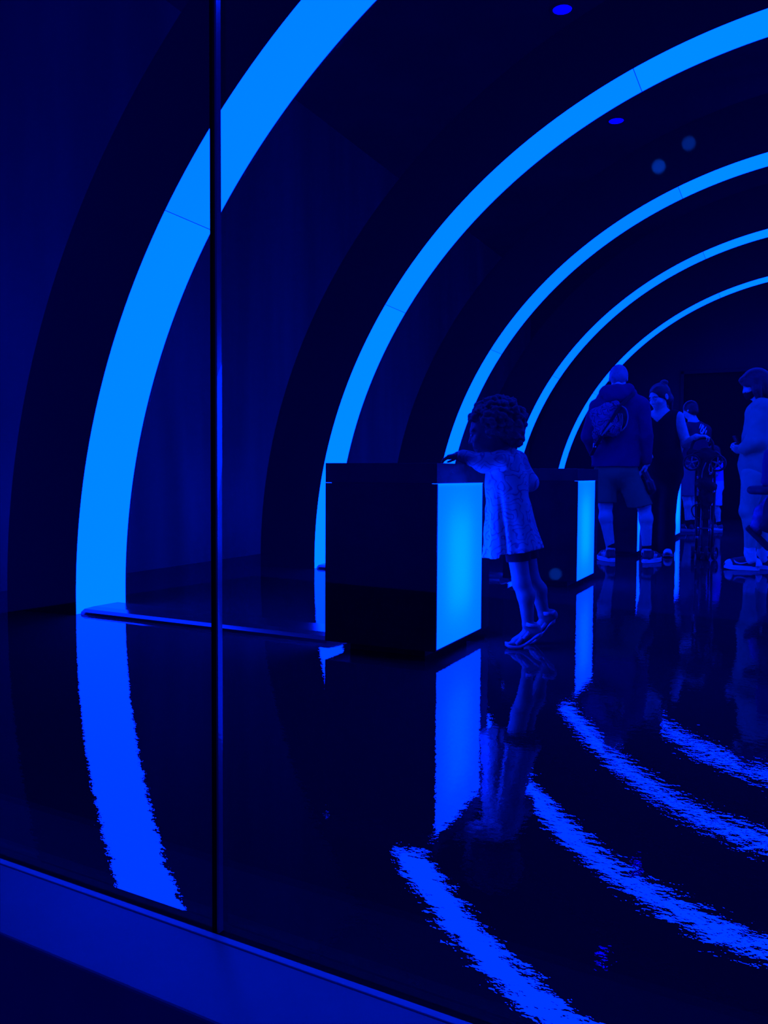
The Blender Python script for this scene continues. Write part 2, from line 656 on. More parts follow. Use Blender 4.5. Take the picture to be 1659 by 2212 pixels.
def head(b, c, yaw, pitch, s=1.0, roll=0.0, ears=True):
    """a head about c (centre of the cranium); returns a function from head space to figure space."""
    r, f, u = basis(yaw, pitch, roll)
    c = Vector(c)
    e = rot_of(r, f, u)

    def P(x, y, z):
        return c + (r * x + f * y + u * z) * s
    R = lambda *v: [q * s for q in v]
    b.ell(P(0, -.008, .02), R(.076, .098, .092), e, k=.02)
    b.ell(P(0, .036, -.052), R(.056, .062, .070), e, k=.03)
    b.ell(P(0, .066, -.096), R(.026, .024, .020), e, k=.02)
    for sx in (-1, 1):
        b.ell(P(sx * .036, .064, -.034), R(.028, .026, .026), e, k=.02)
    b.ell(P(0, .078, .022), R(.050, .018, .014), e, k=.015)
    for sx in (-1, 1):
        b.ell(P(sx * .031, .100, -.002), R(.015, .014, .010), e, k=.012, sub=True)
        b.ell(P(sx * .031, .084, -.002), R(.012, .011, .009), e, k=.004)
    b.cap(P(0, .090, .004), P(0, .109, -.034), .008 * s, .011 * s, k=.010)
    for sx in (-1, 1):
        b.ell(P(sx * .011, .098, -.038), R(.009, .010, .008), e, k=.006)
    b.ell(P(0, .092, -.062), R(.022, .010, .006), e, k=.005)
    b.ell(P(0, .090, -.074), R(.019, .010, .007), e, k=.005)
    if ears:
        for sx in (-1, 1):
            b.ell(P(sx * .078, -.004, -.012), R(.009, .019, .032), e, k=.006)
            b.ell(P(sx * .086, .000, -.010), R(.006, .010, .018), e, k=.004, sub=True)
    P.rot = e
    P.s = s
    return P


def eyes(P, parent, m=None):
    for sx in (-1, 1):
        b = Blob()
        b.ell(P(sx * .031, .0875, -.002), [.0105 * P.s, .009 * P.s, .0058 * P.s], P.rot, k=.002)
        b.mesh('eye', .0018, m or EYE, parent)


def brows(P, parent, m):
    for sx in (-1, 1):
        b = Blob()
        b.chain([P(sx * .015, .0975, .019), P(sx * .031, .0945, .021), P(sx * .047, .083, .015)], [.0030 * P.s, .0032 * P.s, .0022 * P.s], k=.002)
        b.mesh('eyebrow', .0016, m, parent)


def scalp(P, lo_front=.045, thick=.010, side=-.02, back=-.075):
    """close cap of hair on a head: returns a Blob of it."""
    s = P.s
    b = Blob()
    b.ell(P(0, -.010, .022), [(.076 + thick) * s, (.098 + thick) * s, (.092 + thick) * s], P.rot, k=.01)
    b.ell(P(0, -.055, -.045), [(.062 + thick * .6) * s, (.05 + thick) * s, .055 * s], P.rot, k=.03)
    b.ell(P(0, .095, -.050), [.072 * s, .060 * s, (.050 + lo_front) * s], P.rot, k=.015, sub=True)
    b.ell(P(0, .055, -.085), [.11 * s, .062 * s, .085 * s], P.rot, k=.015, sub=True)
    return b


def hand(b, wrist, fwd, palm, s=1.0, curl=0.5, thumb=1, spread=0.0, thumb_close=.5):
    """palm, four unequal bent fingers and a thumb; palm = direction the palm faces; thumb = side sign."""
    f = Vector(fwd).normalized()
    n = Vector(palm)
    n = (n - f * n.dot(f)).normalized()
    sd = f.cross(n) * thumb
    w = Vector(wrist)

    def P(x, y, z):
        return w + (sd * x + f * y + n * z) * s
    for x, L in ((.026, .080), (.009, .084), (-.009, .080), (-.026, .072)):
        b.cap(P(x * .55, .012, 0), P(x, L, 0), .015 * s, .0115 * s, k=.012)
    lens = (.070, .078, .073, .056)
    for i, (x, L, y0) in enumerate(zip((.028, .0095, -.0095, -.027), lens, (.082, .087, .083, .074))):
        p = Vector((x, y0, 0))
        a = 0.0
        r = .0088 if i < 3 else .0076
        d0 = spread * (1.5 - i) * .12
        for j, fr in enumerate((.46, .30, .24)):
            a += curl * (1.0 if j else .75) * (1.0 + .08 * i)
            q = p + Vector((d0 * L * fr, math.cos(a) * L * fr, math.sin(a) * L * fr))
            b.cap(P(*p), P(*q), r * s, (r - .0009) * s, k=.003)
            p = q
            r -= .0009
    tc = thumb_close
    t0 = Vector((.020, .022, .004)); t1 = Vector((.046 - .012 * tc, .050, .010 + .014 * tc))
    t2 = Vector((.056 - .026 * tc, .078, .016 + .022 * tc)); t3 = Vector((.058 - .040 * tc, .100, .020 + .030 * tc))
    b.cap(P(*t0), P(*t1), .0145 * s, .0115 * s, k=.008)
    b.cap(P(*t1), P(*t2), .0112 * s, .0098 * s, k=.003)
    b.cap(P(*t2), P(*t3), .0098 * s, .0080 * s, k=.003)
    return P


def shoe_outline(L, W, n=28, toe=.55):
    pts = []
    for i in range(n):
        a = 2 * PI * i / n
        x = math.cos(a); y = math.sin(a)
        wv = W / 2 * (1.0 + .16 * x) * (1.0 - .10 * math.exp(-((x + .15) / .35) ** 2))
        pts.append((L / 2 + math.copysign(abs(x) ** .85, x) * L / 2, math.copysign(abs(y) ** .8, y) * wv))
    return pts


def extrude_outline(bm, pts, z0, z1, taper=1.0, lift=0.0):
    n = len(pts)
    L = max(p[0] for p in pts)
    lo, hi = [], []
    for x, y in pts:
        sp = lift * max(0, (x / L - .62) / .38) ** 2
        lo.append(bm.verts.new((x, y, z0 + sp)))
        hi.append(bm.verts.new((L / 2 + (x - L / 2) * taper, y * taper, z1 + sp)))
    for i in range(n):
        bm.faces.new((lo[i], lo[(i + 1) % n], hi[(i + 1) % n], hi[i]))
    bm.faces.new(lo[::-1]); bm.faces.new(hi)


def shoe(parent, loc, rz, L, W, top, upper_m, sole_m, sole_h=.03, name='shoe', stripes=0, stripe_m=None, laces=False, swoosh=False, toe_m=None):
    """a shoe whose heel is at loc and whose toe points along its own +X."""
    e = empty(name, loc, rz)
    e.parent = parent
    bm = bmesh.new()
    out = shoe_outline(L, W)
    extrude_outline(bm, out, 0, sole_h * .45, 1.0, .012)
    extrude_outline(bm, out, sole_h * .52, sole_h, .985, .012)
    extrude_outline(bm, [(L / 2 + (x - L / 2) * .96, y * .96) for x, y in out], sole_h * .4, sole_h * .6, 1.0, .012)
    bm_obj('sole', bm, sole_m, e)
    b = Blob()
    hw = W / 2 * .86
    b.cap((.045 * L / .28, 0, sole_h + .012), (L * .80, 0, sole_h + .006), hw * .80, hw * .82, k=.02)
    b.cap((L * .80, 0, sole_h + .004), (L * .90, 0, sole_h), hw * .86, hw * .70, k=.02)
    b.cap((L * .20, 0, sole_h + .02), (L * .20, 0, top), hw * .80, hw * .74, k=.03)
    b.cap((L * .28, 0, top - .02), (L * .68, 0, sole_h + .035), hw * .70, hw * .60, k=.04)
    b.fn((-.1, -.2, -.2), (L + .1, .2, sole_h * .8), lambda X, Y, Z: (sole_h * .8 - Z), mode='cut')
    b.fn((-.1, -.2, top), (L + .1, .2, top + .2), lambda X, Y, Z: (Z - top), mode='cut')
    b.ell((L * .20, 0, top + .006), (hw * .60, hw * .55, .03), k=.004, sub=True)
    u = b.mesh('upper', .0045, upper_m, e)
    rail = hw * .84
    for sgn in (-1, 1):
        for k in range(stripes):
            x0 = L * (.40 + .075 * k)
            tube('stripe', [(x0 + .028, sgn * rail * .62, top - .018 - .012 * k), (x0 + .012, sgn * rail * .98, sole_h + .034), (x0 - .004, sgn * rail * 1.01, sole_h + .004)],
                 .005, stripe_m, e, 6, rx=(.0055, .0055))
    if laces:
        for k in range(5):
            x = L * (.42 + .062 * k); z = top - .012 - .0135 * k
            tube('lace', [(x, -hw * .55, z - .014), (x + .006, 0, z + .006), (x, hw * .55, z - .014)], .0035, stripe_m, e, 6)
        tm = toe_m or stripe_m
        t = Blob()
        t.ell((L * .80, 0, sole_h + .010), (L * .185, hw * 1.0, .043), k=.01)
        t.fn((-.1, -.2, -.2), (L + .1, .2, sole_h * .9), lambda X, Y, Z: (sole_h * .9 - Z), mode='cut')
        t.mesh('toe_cap', .0045, tm, e)
        t = Blob()
        t.cap((L * .07, 0, sole_h + .01), (L * .10, 0, top * .60), hw * .90, hw * .80, k=.01)
        t.fn((-.1, -.2, -.2), (L + .1, .2, sole_h * .9), lambda X, Y, Z: (sole_h * .9 - Z), mode='cut')
        t.fn((L * .17, -.2, -.2), (L + .1, .2, .3), lambda X, Y, Z: (X - L * .17), mode='cut')
        t.mesh('heel_counter', .0045, tm, e)
    if swoosh:
        for sgn in (-1, 1):
            bm = bmesh.new()
            top_e = [(.18, .92), (.26, .62), (.36, .46), (.46, .46), (.60, .56), (.78, .72)]
            bot_e = [(.18, .92), (.22, .48), (.32, .30), (.44, .28), (.58, .44), (.78, .72)]
            T = bez([(L * (.88 - x * .86), sgn * rail * 1.06, sole_h + (top - sole_h) * y * .75) for x, y in top_e], 4)
            B = bez([(L * (.88 - x * .86), sgn * rail * 1.10, sole_h + (top - sole_h) * y * .75) for x, y in bot_e], 4)
            vt = [[bm.verts.new(p + Vector((0, d * sgn, 0))) for p in T] for d in (-.012, .004)]
            vb = [[bm.verts.new(p + Vector((0, d * sgn, 0))) for p in B] for d in (-.012, .004)]
            for i in range(len(T) - 1):
                bm.faces.new((vt[1][i], vt[1][i + 1], vb[1][i + 1], vb[1][i]))
                bm.faces.new((vt[0][i], vt[0][i + 1], vb[0][i + 1], vb[0][i]))
                bm.faces.new((vt[0][i], vt[0][i + 1], vt[1][i + 1], vt[1][i]))
                bm.faces.new((vb[0][i], vb[0][i + 1], vb[1][i + 1], vb[1][i]))
            bm_obj('side_emblem', bm, stripe_m, e)
    return e


# ================================================================== the place
ROOM_L, ROOM_R, ROOM_B = -4.75, 5.53, 16.6
CEIL_Z = 4.72
GL = math.radians(-3.4)      # the glass line runs a little askew to the arches


def struct(name, lo, hi, m, bevel=0.0):
    return tag(box(name, lo, hi, m, None, bevel), kind='structure')


struct('floor', (ROOM_L - .1, 1.06, -.12), (ROOM_R + .1, ROOM_B + .1, 0), FLOOR)
struct('ceiling', (ROOM_L - .1, 0.9, CEIL_Z), (ROOM_R + .1, ROOM_B + .1, CEIL_Z + .1), CEIL)
struct('wall_left', (ROOM_L - .1, 1.2, 0), (ROOM_L, ROOM_B + .1, CEIL_Z), WALL)
struct('wall_right', (ROOM_R, .3, 0), (ROOM_R + .1, ROOM_B + .1, CEIL_Z), WALL)
# back wall around a wide dark doorway
bm = bmesh.new()
add_box(bm, (ROOM_L, ROOM_B, 0), (-1.80, ROOM_B + .12, CEIL_Z))
add_box(bm, (-1.80, ROOM_B, 2.70), (2.6, ROOM_B + .12, CEIL_Z))
add_box(bm, (2.6, ROOM_B, 0), (ROOM_R, ROOM_B + .12, CEIL_Z))
tag(bm_obj('wall_back', bm, BACKW), kind='structure')
bm = bmesh.new()
add_box(bm, (-1.80, ROOM_B + .10, 0), (2.6, ROOM_B + .14, 2.70))
for k in range(1, 4):
    add_box(bm, (-1.80 + 1.1 * k - .012, ROOM_B + .085, .02), (-1.80 + 1.1 * k + .012, ROOM_B + .10, 2.68))
tag(bm_obj('door_1', bm, DARKV), kind='structure')
bm = bmesh.new()
add_box(bm, (-1.86, ROOM_B - .03, 0), (-1.80, ROOM_B + .1, 2.76), .004)
add_box(bm, (2.6, ROOM_B - .03, 0), (2.66, ROOM_B + .1, 2.76), .004)
add_box(bm, (-1.86, ROOM_B - .03, 2.70), (2.66, ROOM_B + .1, 2.76), .004)
tag(bm_obj('trim_1', bm, BACKW), kind='structure')

# the glazed front: sill, aluminium edge, shoe and two panes with an open joint
gl = lambda o: setattr(o, 'matrix_world', Matrix.Translation((-.83, 1.10, 0)) @ Matrix.Rotation(GL, 4, 'Z')) or o
tag(gl(box('trim_2', (-4.2, -.190, -.50), (6.0, -.031, .052), SILL, None, .004)), kind='structure')
tag(gl(box('trim_3', (-4.2, -.031, -.04), (6.0, -.0175, .053), TRIM, None, .001)), kind='structure')
tag(gl(box('trim_4', (-4.2, -.0165, -.10), (6.0, .022, .046), GASK, None, .002)), kind='structure')
tag(gl(box('window_1', (-4.2, -.006, .046), (-.007, .006, 3.0), GLASS)), kind='structure')
tag(gl(box('window_2', (.007, -.006, .046), (6.0, .006, 3.0), GLASS)), kind='structure')
tag(gl(box('trim_5', (-.0066, -.006, .046), (-.0010, .006, 3.0), GASK)), kind='structure')
tag(gl(box('trim_6', (.0030, -.0055, .046), (.0066, .0055, 3.0), EDGE)), kind='structure')
tag(gl(box('wall_front', (-4.2, -.06, 3.0), (6.0, .06, CEIL_Z), BLACKP)), kind='structure')
# visitors' side in front of the glass
struct('floor_lobby', (-7, -6, -.60), (7, .98, -.50), CEIL)

# ------------------------------------------------------------------ lit arches
AX, AA, AB, AZ = 0.3924, 3.9861, 3.8091, 0.0736
AY, AS, AD = 3.4673, 2.6360, 0.4052
RIB = 0.54
T0 = -math.asin(AZ / AB)


def arch_pt(t, off, y):
    return Vector((AX - (AA + off) * math.cos(t), y, AZ + (AB + off) * math.sin(t)))


def arch_sweep(bm, t0, t1, n, prof):
    """prof: (offset outward, y) loop swept along the arch."""
    rings = []
    for i in range(n + 1):
        t = t0 + (t1 - t0) * i / n
        rings.append([])
        for o, y in prof:
            p = arch_pt(t, o, y)
            p.z = max(p.z, 0.0)
            rings[-1].append(bm.verts.new(p))
    m = len(prof)
    for i in range(n):
        for k in range(m):
            bm.faces.new((rings[i][k], rings[i][(k + 1) % m], rings[i + 1][(k + 1) % m], rings[i + 1][k]))
    bm.faces.new(rings[0]); bm.faces.new(rings[-1][::-1])


SEAMS = [T0, math.radians(33.2), math.radians(68.9), math.radians(111.1), math.radians(146.8), PI - T0]
bm = bmesh.new()
arch_sweep(bm, T0 - .001, PI - T0 + .001, 160, [(0, 0), (0, .006), (.012, .006), (.012, AD - .006), (0, AD - .006), (0, AD), (RIB, AD), (RIB, 0)])
bmesh.ops.recalc_face_normals(bm, faces=bm.faces)
RIB_ME = bpy.data.meshes.new('rib')
bm.to_mesh(RIB_ME); bm.free()
PANEL_ME = []
for s in range(5):
    bm = bmesh.new()
    arch_sweep(bm, SEAMS[s] + .0006, SEAMS[s + 1] - .0006, 36, [(.003, .0065), (.003, AD - .0065), (.011, AD - .0065), (.011, .0065)])
    bmesh.ops.recalc_face_normals(bm, faces=bm.faces)
    me = bpy.data.meshes.new('light_panel')
    bm.to_mesh(me); bm.free()
    PANEL_ME.append(me)
ARCH_LABELS = [
    'glowing blue arch closest to the glass, its wide band cut by the glass joint',
    'second glowing blue arch, its foot half hidden by the near light box',
    'third glowing blue arch, its band passing just behind the child\'s face',
    'fourth glowing blue arch, its lower end touching the back of the child\'s curls',
    'innermost and smallest glowing blue arch, behind the man\'s bowed head']
for i in range(5):
    root = empty('light_arch', (AX, AY + i * AS, 0), 0, ARCH_LABELS[i], 'arch', 'glowing arches of the tunnel')
    r = link('rib', RIB_ME, BLACKP, root)
    r.location = (-AX, 0, 0)
    for s in range(5):
        me = PANEL_ME[s].copy()
        me.materials.clear()
        p = link('light_panel', me, ARCH_LIGHT[(0, 1, 2, 0, 1)[s] if i != 1 else (2, 0, 2, 1, 0)[s]], root)
        p.location = (-AX, 0, 0)

# low metal strips across the floor from each arch's foot to the light boxes
STRIP_LABELS = [
    'low metal floor strip from the nearest arch\'s foot to the near light box',
    'low metal floor strip from the second arch\'s foot to the second light box',
    'low metal floor strip from the third arch\'s foot to the third light box']
for i in range(3):
    bm = bmesh.new()
    prof = [(0, 0), (.006, .014), (.030, .028), (.10, .033), (.28, .033), (.33, .016), (.345, 0)]
    A = [bm.verts.new((-1.64, y, z)) for y, z in prof]
    B = [bm.verts.new((0, y, z)) for y, z in prof]
    for k in range(len(prof)):
        bm.faces.new((A[k], A[(k + 1) % 7], B[(k + 1) % 7], B[k]))
    bm.faces.new(A); bm.faces.new(B[::-1])
    o = bm_obj('floor_strip', bm, STRIP)
    o.location = (-1.95, 3.425 + i * AS, 0)
    o.rotation_euler = (0, 0, math.radians(-2.6))
    tag(o, STRIP_LABELS[i], 'floor strip', 'floor strips beside the light boxes')

# ------------------------------------------------------------------ light boxes
BX1, BX0, BY0 = -1.3395, -1.8814, 3.2941
BL = 0.70
BOX_LABELS = [
    'black light box counter nearest the glass, child leaning on its top',
    'second black light box counter, between the child and the man',
    'third black light box counter, seen between the man\'s shins',
    'farthest black light box counter, a glowing sliver beside the woman\'s dark trousers']


def light_box(i):
    root = empty('light_box', ((BX0 + BX1) / 2 + (.05 if i == 3 else 0), BY0 + i * AS, 0), 0, BOX_LABELS[i], 'light box', 'light box counters in a row')
    W = (BX1 - BX0) / 2
    lo, hi = .0433, .7612
    pl = .591
    box('plinth', (-W + .085, .085, 0), (W - .085, BL - .085, .06), BLACKP, root)
    # cabinet shell: hollow, open at both long sides where the opal sheets sit
    bm = bmesh.new()
    add_box(bm, (-W, 0, lo), (W, .012, hi))
    add_box(bm, (-W, pl + .0, lo), (W, BL, hi))
    add_box(bm, (-W, .012, lo), (W, pl, lo + .006))
    add_box(bm, (-W + .012, .012, hi - .008), (W - .012, pl, hi - .002))
    add_box(bm, (-.006, .012, lo), (.006, pl, hi))
    bm_obj('cabinet', bm, BLACKG, root)
    for s in (-1, 1):
        x = s * (W - .002)
        bm = bmesh.new()
        add_box(bm, (min(x, x - s * .004), .0125, lo + .0062), (max(x, x - s * .004), pl - .0005, hi))
        bm_obj('glowing_panel', bm, OPAL, root)
        box('lamp_board', (min(s * .13, s * .17), .15, .18), (max(s * .13, s * .17), .44, .64), LAMP, root, .01)
    top = box('top_slab', (-W, 0, hi + .0016), (W, BL, .8503), TOPG_LIT, root, .0015)
    for s in (-1, 1):
        bm = bmesh.new()
        add_box(bm, (min(s * W * .92, s * (W + .0004)), -.0006, hi), (max(s * W * .92, s * (W + .0004)), pl, hi + .0016))
        bm_obj('leak_glow_strip', bm, REVEAL, root)
    box('shadow_gap', (-W * .9, .01, hi - .002), (W * .9, BL - .01, hi + .0022), BLACKP, root)
    return root


for i in range(4):
    light_box(i)

# ------------------------------------------------------------------ downlights in the ceiling
DL = ['blue ceiling downlight nearer the glass, above the second arch',
      'smaller blue ceiling downlight just inside the second arch\'s band',
      'blue ceiling downlight hidden above the third arch, mirrored in the floor']
for i in range(3):
    root = empty('ceiling_downlight', (-1.81, 7.15 + 2.45 * i, CEIL_Z), 0, DL[i], 'downlight', 'ceiling downlights')
    bm = bmesh.new()
    n = 40
    prof = [(.076, 0), (.100, 0), (.102, -.004), (.098, -.010), (.080, -.012), (.076, -.004)]
    R = [[bm.verts.new((r * math.cos(2 * PI * k / n), r * math.sin(2 * PI * k / n), z)) for r, z in prof] for k in range(n)]
    for k in range(n):
        for j in range(len(prof)):
            bm.faces.new((R[k][j], R[(k + 1) % n][j], R[(k + 1) % n][(j + 1) % 6], R[k][(j + 1) % 6]))
    bm_obj('rim', bm, BLACKP, root, True)
    bm = bmesh.new()
    bmesh.ops.create_cone(bm, cap_ends=True, segments=40, radius1=.078, radius2=.078, depth=.006)
    bmesh.ops.translate(bm, vec=(0, 0, -.005), verts=bm.verts)
    bm_obj('lens', bm, DOWN, root)


# ================================================================== people
def person(loc, rz, label, group=None):
    return empty('person', loc, rz, label, 'person', group)


def leg(b, hip, knee, ank, r=(.085, .058, .036), k=.03, calf=None):
    hip, knee, ank = Vector(hip), Vector(knee), Vector(ank)
    b.cap(hip, knee, r[0], r[1], k)
    m = knee.lerp(ank, .30)
    if calf is None:
        calf = Vector((0, 0, 0))
    m = m + Vector(calf)
    b.cap(knee, m, r[1] * .92, r[1] * .95, k)
    b.cap(m, ank, r[1] * .95, r[2], k)


# ---------------------------------------------------------------- the child at the near box
def girl():
    root = person((-1.08, 3.759, 0), .2797, 'curly-haired child on tiptoe in a printed dress, one arm on the near light box')
    b = Blob()
    H = head(b, (-.181, .05, 1.006), math.radians(90), math.radians(-14), .90)
    b.chain([(-.135, .05, .965), (-.118, .05, .90), (-.105, .05, .86)], [.042, .040, .055], k=.03)
    b.chain([(-.10, .045, .83), (-.098, .05, .72), (-.085, .05, .58)], [.075, .072, .08], k=.04, sq=(1, .85, 1))
    # near arm out over the box
    b.chain([(-.118, -.03, .862), (-.205, -.035, .858), (-.318, -.005, .890)], [.036, .030, .021], k=.02)
    hand(b, (-.318, -.005, .888), (-1, .12, -.10), (.10, -.25, -1), .60, .42, -1, .3, .2)
    # far arm bent behind the body line
    b.chain([(-.045, .10, .855), (.012, .105, .765), (-.07, .20, .80)], [.034, .029, .021], k=.02)
    hand(b, (-.07, .20, .80), (-1, .5, .2), (-.2, .4, -1), .60, .5, 1)
    # legs
    leg(b, (-.055, .02, .52), (-.022, -.005, .305), (.010, .0, .118), (.050, .041, .026), .02, (.012, 0, 0))
    leg(b, (-.02, .095, .52), (.022, .105, .305), (.082, .12, .15), (.050, .041, .026), .02, (.016, 0, 0))
    # feet, heels lifted
    b.chain([(.012, 0, .10), (.046, 0, .088)], [.026, .024], k=.015)
    b.chain([(.046, 0, .085), (.005, -.004, .060), (-.045, -.010, .030)], [.024, .026, .022], k=.015)
    for q, (dy, L) in enumerate(((-.016, .030), (-.006, .030), (.003, .027), (.011, .023), (.018, .018))):
        b.cap((-.045, -.010 + dy, .026), (-.045 - L, -.012 + dy * 1.15, .022), .0095 if q else .011, .0075, k=.003)
    b.chain([(.084, .12, .135), (.122, .12, .140)], [.026, .024], k=.015)
    b.chain([(.122, .12, .138), (.075, .118, .085), (.040, .115, .034)], [.024, .026, .022], k=.015)
    for q, dy in enumerate((-.016, -.006, .003, .011, .018)):
        b.cap((.040, .115 + dy, .028), (.015, .115 + dy * 1.1, .020), .0095, .0075, k=.003)
    b.mesh('body', .0048, SKIN_D, root)
    eyes(H, root)
    # hair: a mass of tight curls
    random.seed(5)
    hb = Blob()
    hb.ell((-.140, .05, 1.060), (.112, .108, .094), k=.01)
    hb.ell((-.085, .05, 1.005), (.072, .090, .066), k=.02)
    hc = Vector((-.140, .05, 1.058))
    cnt = 0
    while cnt < 430:
        d = Vector((random.gauss(0, 1), random.gauss(0, 1), random.gauss(0, 1))).normalized()
        p = Vector((hc.x + d.x * .120, hc.y + d.y * .114, hc.z + d.z * .102))
        face = p.x < -.19 and p.z < 1.04
        low = p.z < .975 and p.x < -.115
        if face or low:
            continue
        p += d * random.uniform(-.012, .008)
        rr = random.uniform(.008, .019)
        hb.ell(p, (rr, rr, rr * random.uniform(.7, 1.0)), k=.004)
        if random.random() < .16:
            q = p + d * random.uniform(.010, .016) + Vector((random.uniform(-.006, .006), 0, random.uniform(-.006, .006)))
            hb.cap(p, q, .006, .004, k=.003)
        cnt += 1
    for k in range(40):
        p = Vector((-.062 + random.uniform(-.035, .04), .05 + random.uniform(-.085, .085), .965 + random.uniform(-.025, .03)))
        rr = random.uniform(.010, .016)
        hb.ell(p, (rr, rr, rr), k=.004)
    hb.ell((-.262, .05, .965), (.088, .15, .082), (0, .35, 0), k=.012, sub=True)
    hb.ell((-.185, .05, .925), (.075, .12, .060), k=.012, sub=True)
    hb.mesh('hair', .0048, HAIR_C, root)
    # dress
    d = Blob()
    d.chain([(-.108, .048, .862), (-.100, .048, .80), (-.098, .05, .73)], [.074, .084, .086], k=.03, sq=(1, .90, 1))
    d.cap((-.125, -.012, .868), (-.06, .09, .872), .046, .046, k=.03)

    def skirt(X, Y, Z):
        z = np.clip((.80 - Z) / .36, 0, 1.1)
        cx = -.100 + .040 * z ** 1.2
        hx = .084 + .056 * z ** 1.15
        hy = .088 + .050 * z
        ph = np.arctan2((Y - .05) / hy, (X - cx) / hx)
        wav = 1 + z * (.045 * np.sin(6 * ph + .6) + .022 * np.sin(11 * ph + 2.0))
        # one deep fold on the side facing the glass
        wav = wav - np.clip(z * 1.5, 0, 1) * .27 * np.exp(-((ph + 1.93 - .10 * z) / .11) ** 2) + np.clip(z * 1.5, 0, 1) * .10 * np.exp(-((ph + 2.30) / .22) ** 2)
        rho = np.sqrt(((X - cx) / hx) ** 2 + ((Y - .05) / hy) ** 2)
        dd = (rho - wav) * np.minimum(hx, hy) * .85
        hem = .442 + .16 * np.clip(X + .07, -.09, .2) + np.where(X < -.118, -.012, 0)
        return np.maximum(np.maximum(dd, hem - Z), Z - .80)
    d.fn((-.26, -.13, .40), (.13, .24, .80), skirt, k=.03)
    # sleeves
    d.chain([(-.118, -.03, .864), (-.20, -.036, .856), (-.300, -.008, .889)], [.046, .042, .030], k=.02)
    d.chain([(-.045, .098, .862), (.006, .103, .768), (-.05, .18, .79)], [.046, .042, .032], k=.02)
    d.ell((-.115, .05, .935), (.045, .042, .045), k=.006, sub=True)
    d.mesh('dress', .0050, DRESS, root, noise=[(38, .0030, .4), (70, .0014, 1.7)])
    # shorts under the dress
    s = Blob()
    s.cap((-.055, .022, .54), (-.030, .006, .36), .061, .056, k=.02)
    s.cap((-.02, .088, .54), (.008, .098, .36), .061, .056, k=.02)
    s.fn((-.3, -.3, .2), (.3, .3, .41), lambda X, Y, Z: (.403 + .10 * (X + .04) - Z), mode='cut')
    s.mesh('shorts', .005, BLACKC, root)
    # sandals: a curved sole each, with webbing straps
    for nm, toe, pts, wd, straps in (
            ('near', -.010, [(-.094, .012), (-.075, .004), (-.045, .000), (-.015, .006), (.020, .030), (.052, .056), (.076, .064)], .032,
             [((-.030, -.006, .036), (-.7, 0, .55), .034, .026, .018), ((.002, -.002, .062), (-.75, 0, .6), .033, .029, .016), ((.026, 0, .112), (.2, 0, 1), .034, .030, .016)]),
            ('far', .115, [(-.008, .012), (.012, .004), (.035, .002), (.055, .018), (.085, .052), (.112, .088), (.138, .108)], .032,
             [((.055, .116, .046), (-.7, 0, .6), .034, .026, .018), ((.080, .119, .085), (-.75, 0, .6), .033, .029, .016), ((.104, .12, .150), (-.1, 0, 1), .034, .030, .018)])):
        sd = empty('sandal', (0, 0, 0)); sd.parent = root
        line = bez([(x, toe, z) for x, z in pts], 5)
        bm = bmesh.new()
        rings = []
        N = len(line)
        for i, p in enumerate(line):
            t = i / (N - 1)
            hwid = wd * (math.sin(PI * min(1, (t + .02) / .30) / 2) ** .7) * (1 - .18 * math.exp(-((t - .55) / .18) ** 2)) * (1 if t < .88 else math.cos((t - .88) / .12 * 1.2) ** .6)
            hwid = max(hwid, .004)
            rings.append([bm.verts.new(p + Vector((0, a * hwid, zz))) for a, zz in ((-1, 0), (1, 0), (1.06, .008), (1, .016), (-1, .016), (-1.06, .008))])
        for i in range(N - 1):
            for k in range(6):
                bm.faces.new((rings[i][k], rings[i][(k + 1) % 6], rings[i + 1][(k + 1) % 6], rings[i + 1][k]))
        bm.faces.new(rings[0][::-1]); bm.faces.new(rings[-1])
        bm_obj('sole', bm, SOLEG, sd, True)
        for c, nrm, ra, rb, wdt in straps:
            nrm = Vector(nrm).normalized()
            y = Vector((0, 1, 0)); x = y.cross(nrm).normalized()
            ring = [Vector(c) + y * ra * math.cos(2 * PI * k / 24) + x * rb * math.sin(2 * PI * k / 24) for k in range(24)]
            bm = bmesh.new()
            n = 24
            R = [[bm.verts.new(p + nrm * o + (p - Vector(c)).normalized() * q) for o, q in ((-wdt / 2, 0), (wdt / 2, 0), (wdt / 2, .004), (-wdt / 2, .004))] for p in ring]
            for k in range(n):
                for j in range(4):
                    bm.faces.new((R[k][j], R[(k + 1) % n][j], R[(k + 1) % n][(j + 1) % 4], R[k][(j + 1) % 4]))
            bm_obj('strap', bm, STRAP, sd, True)
    return root


girl()


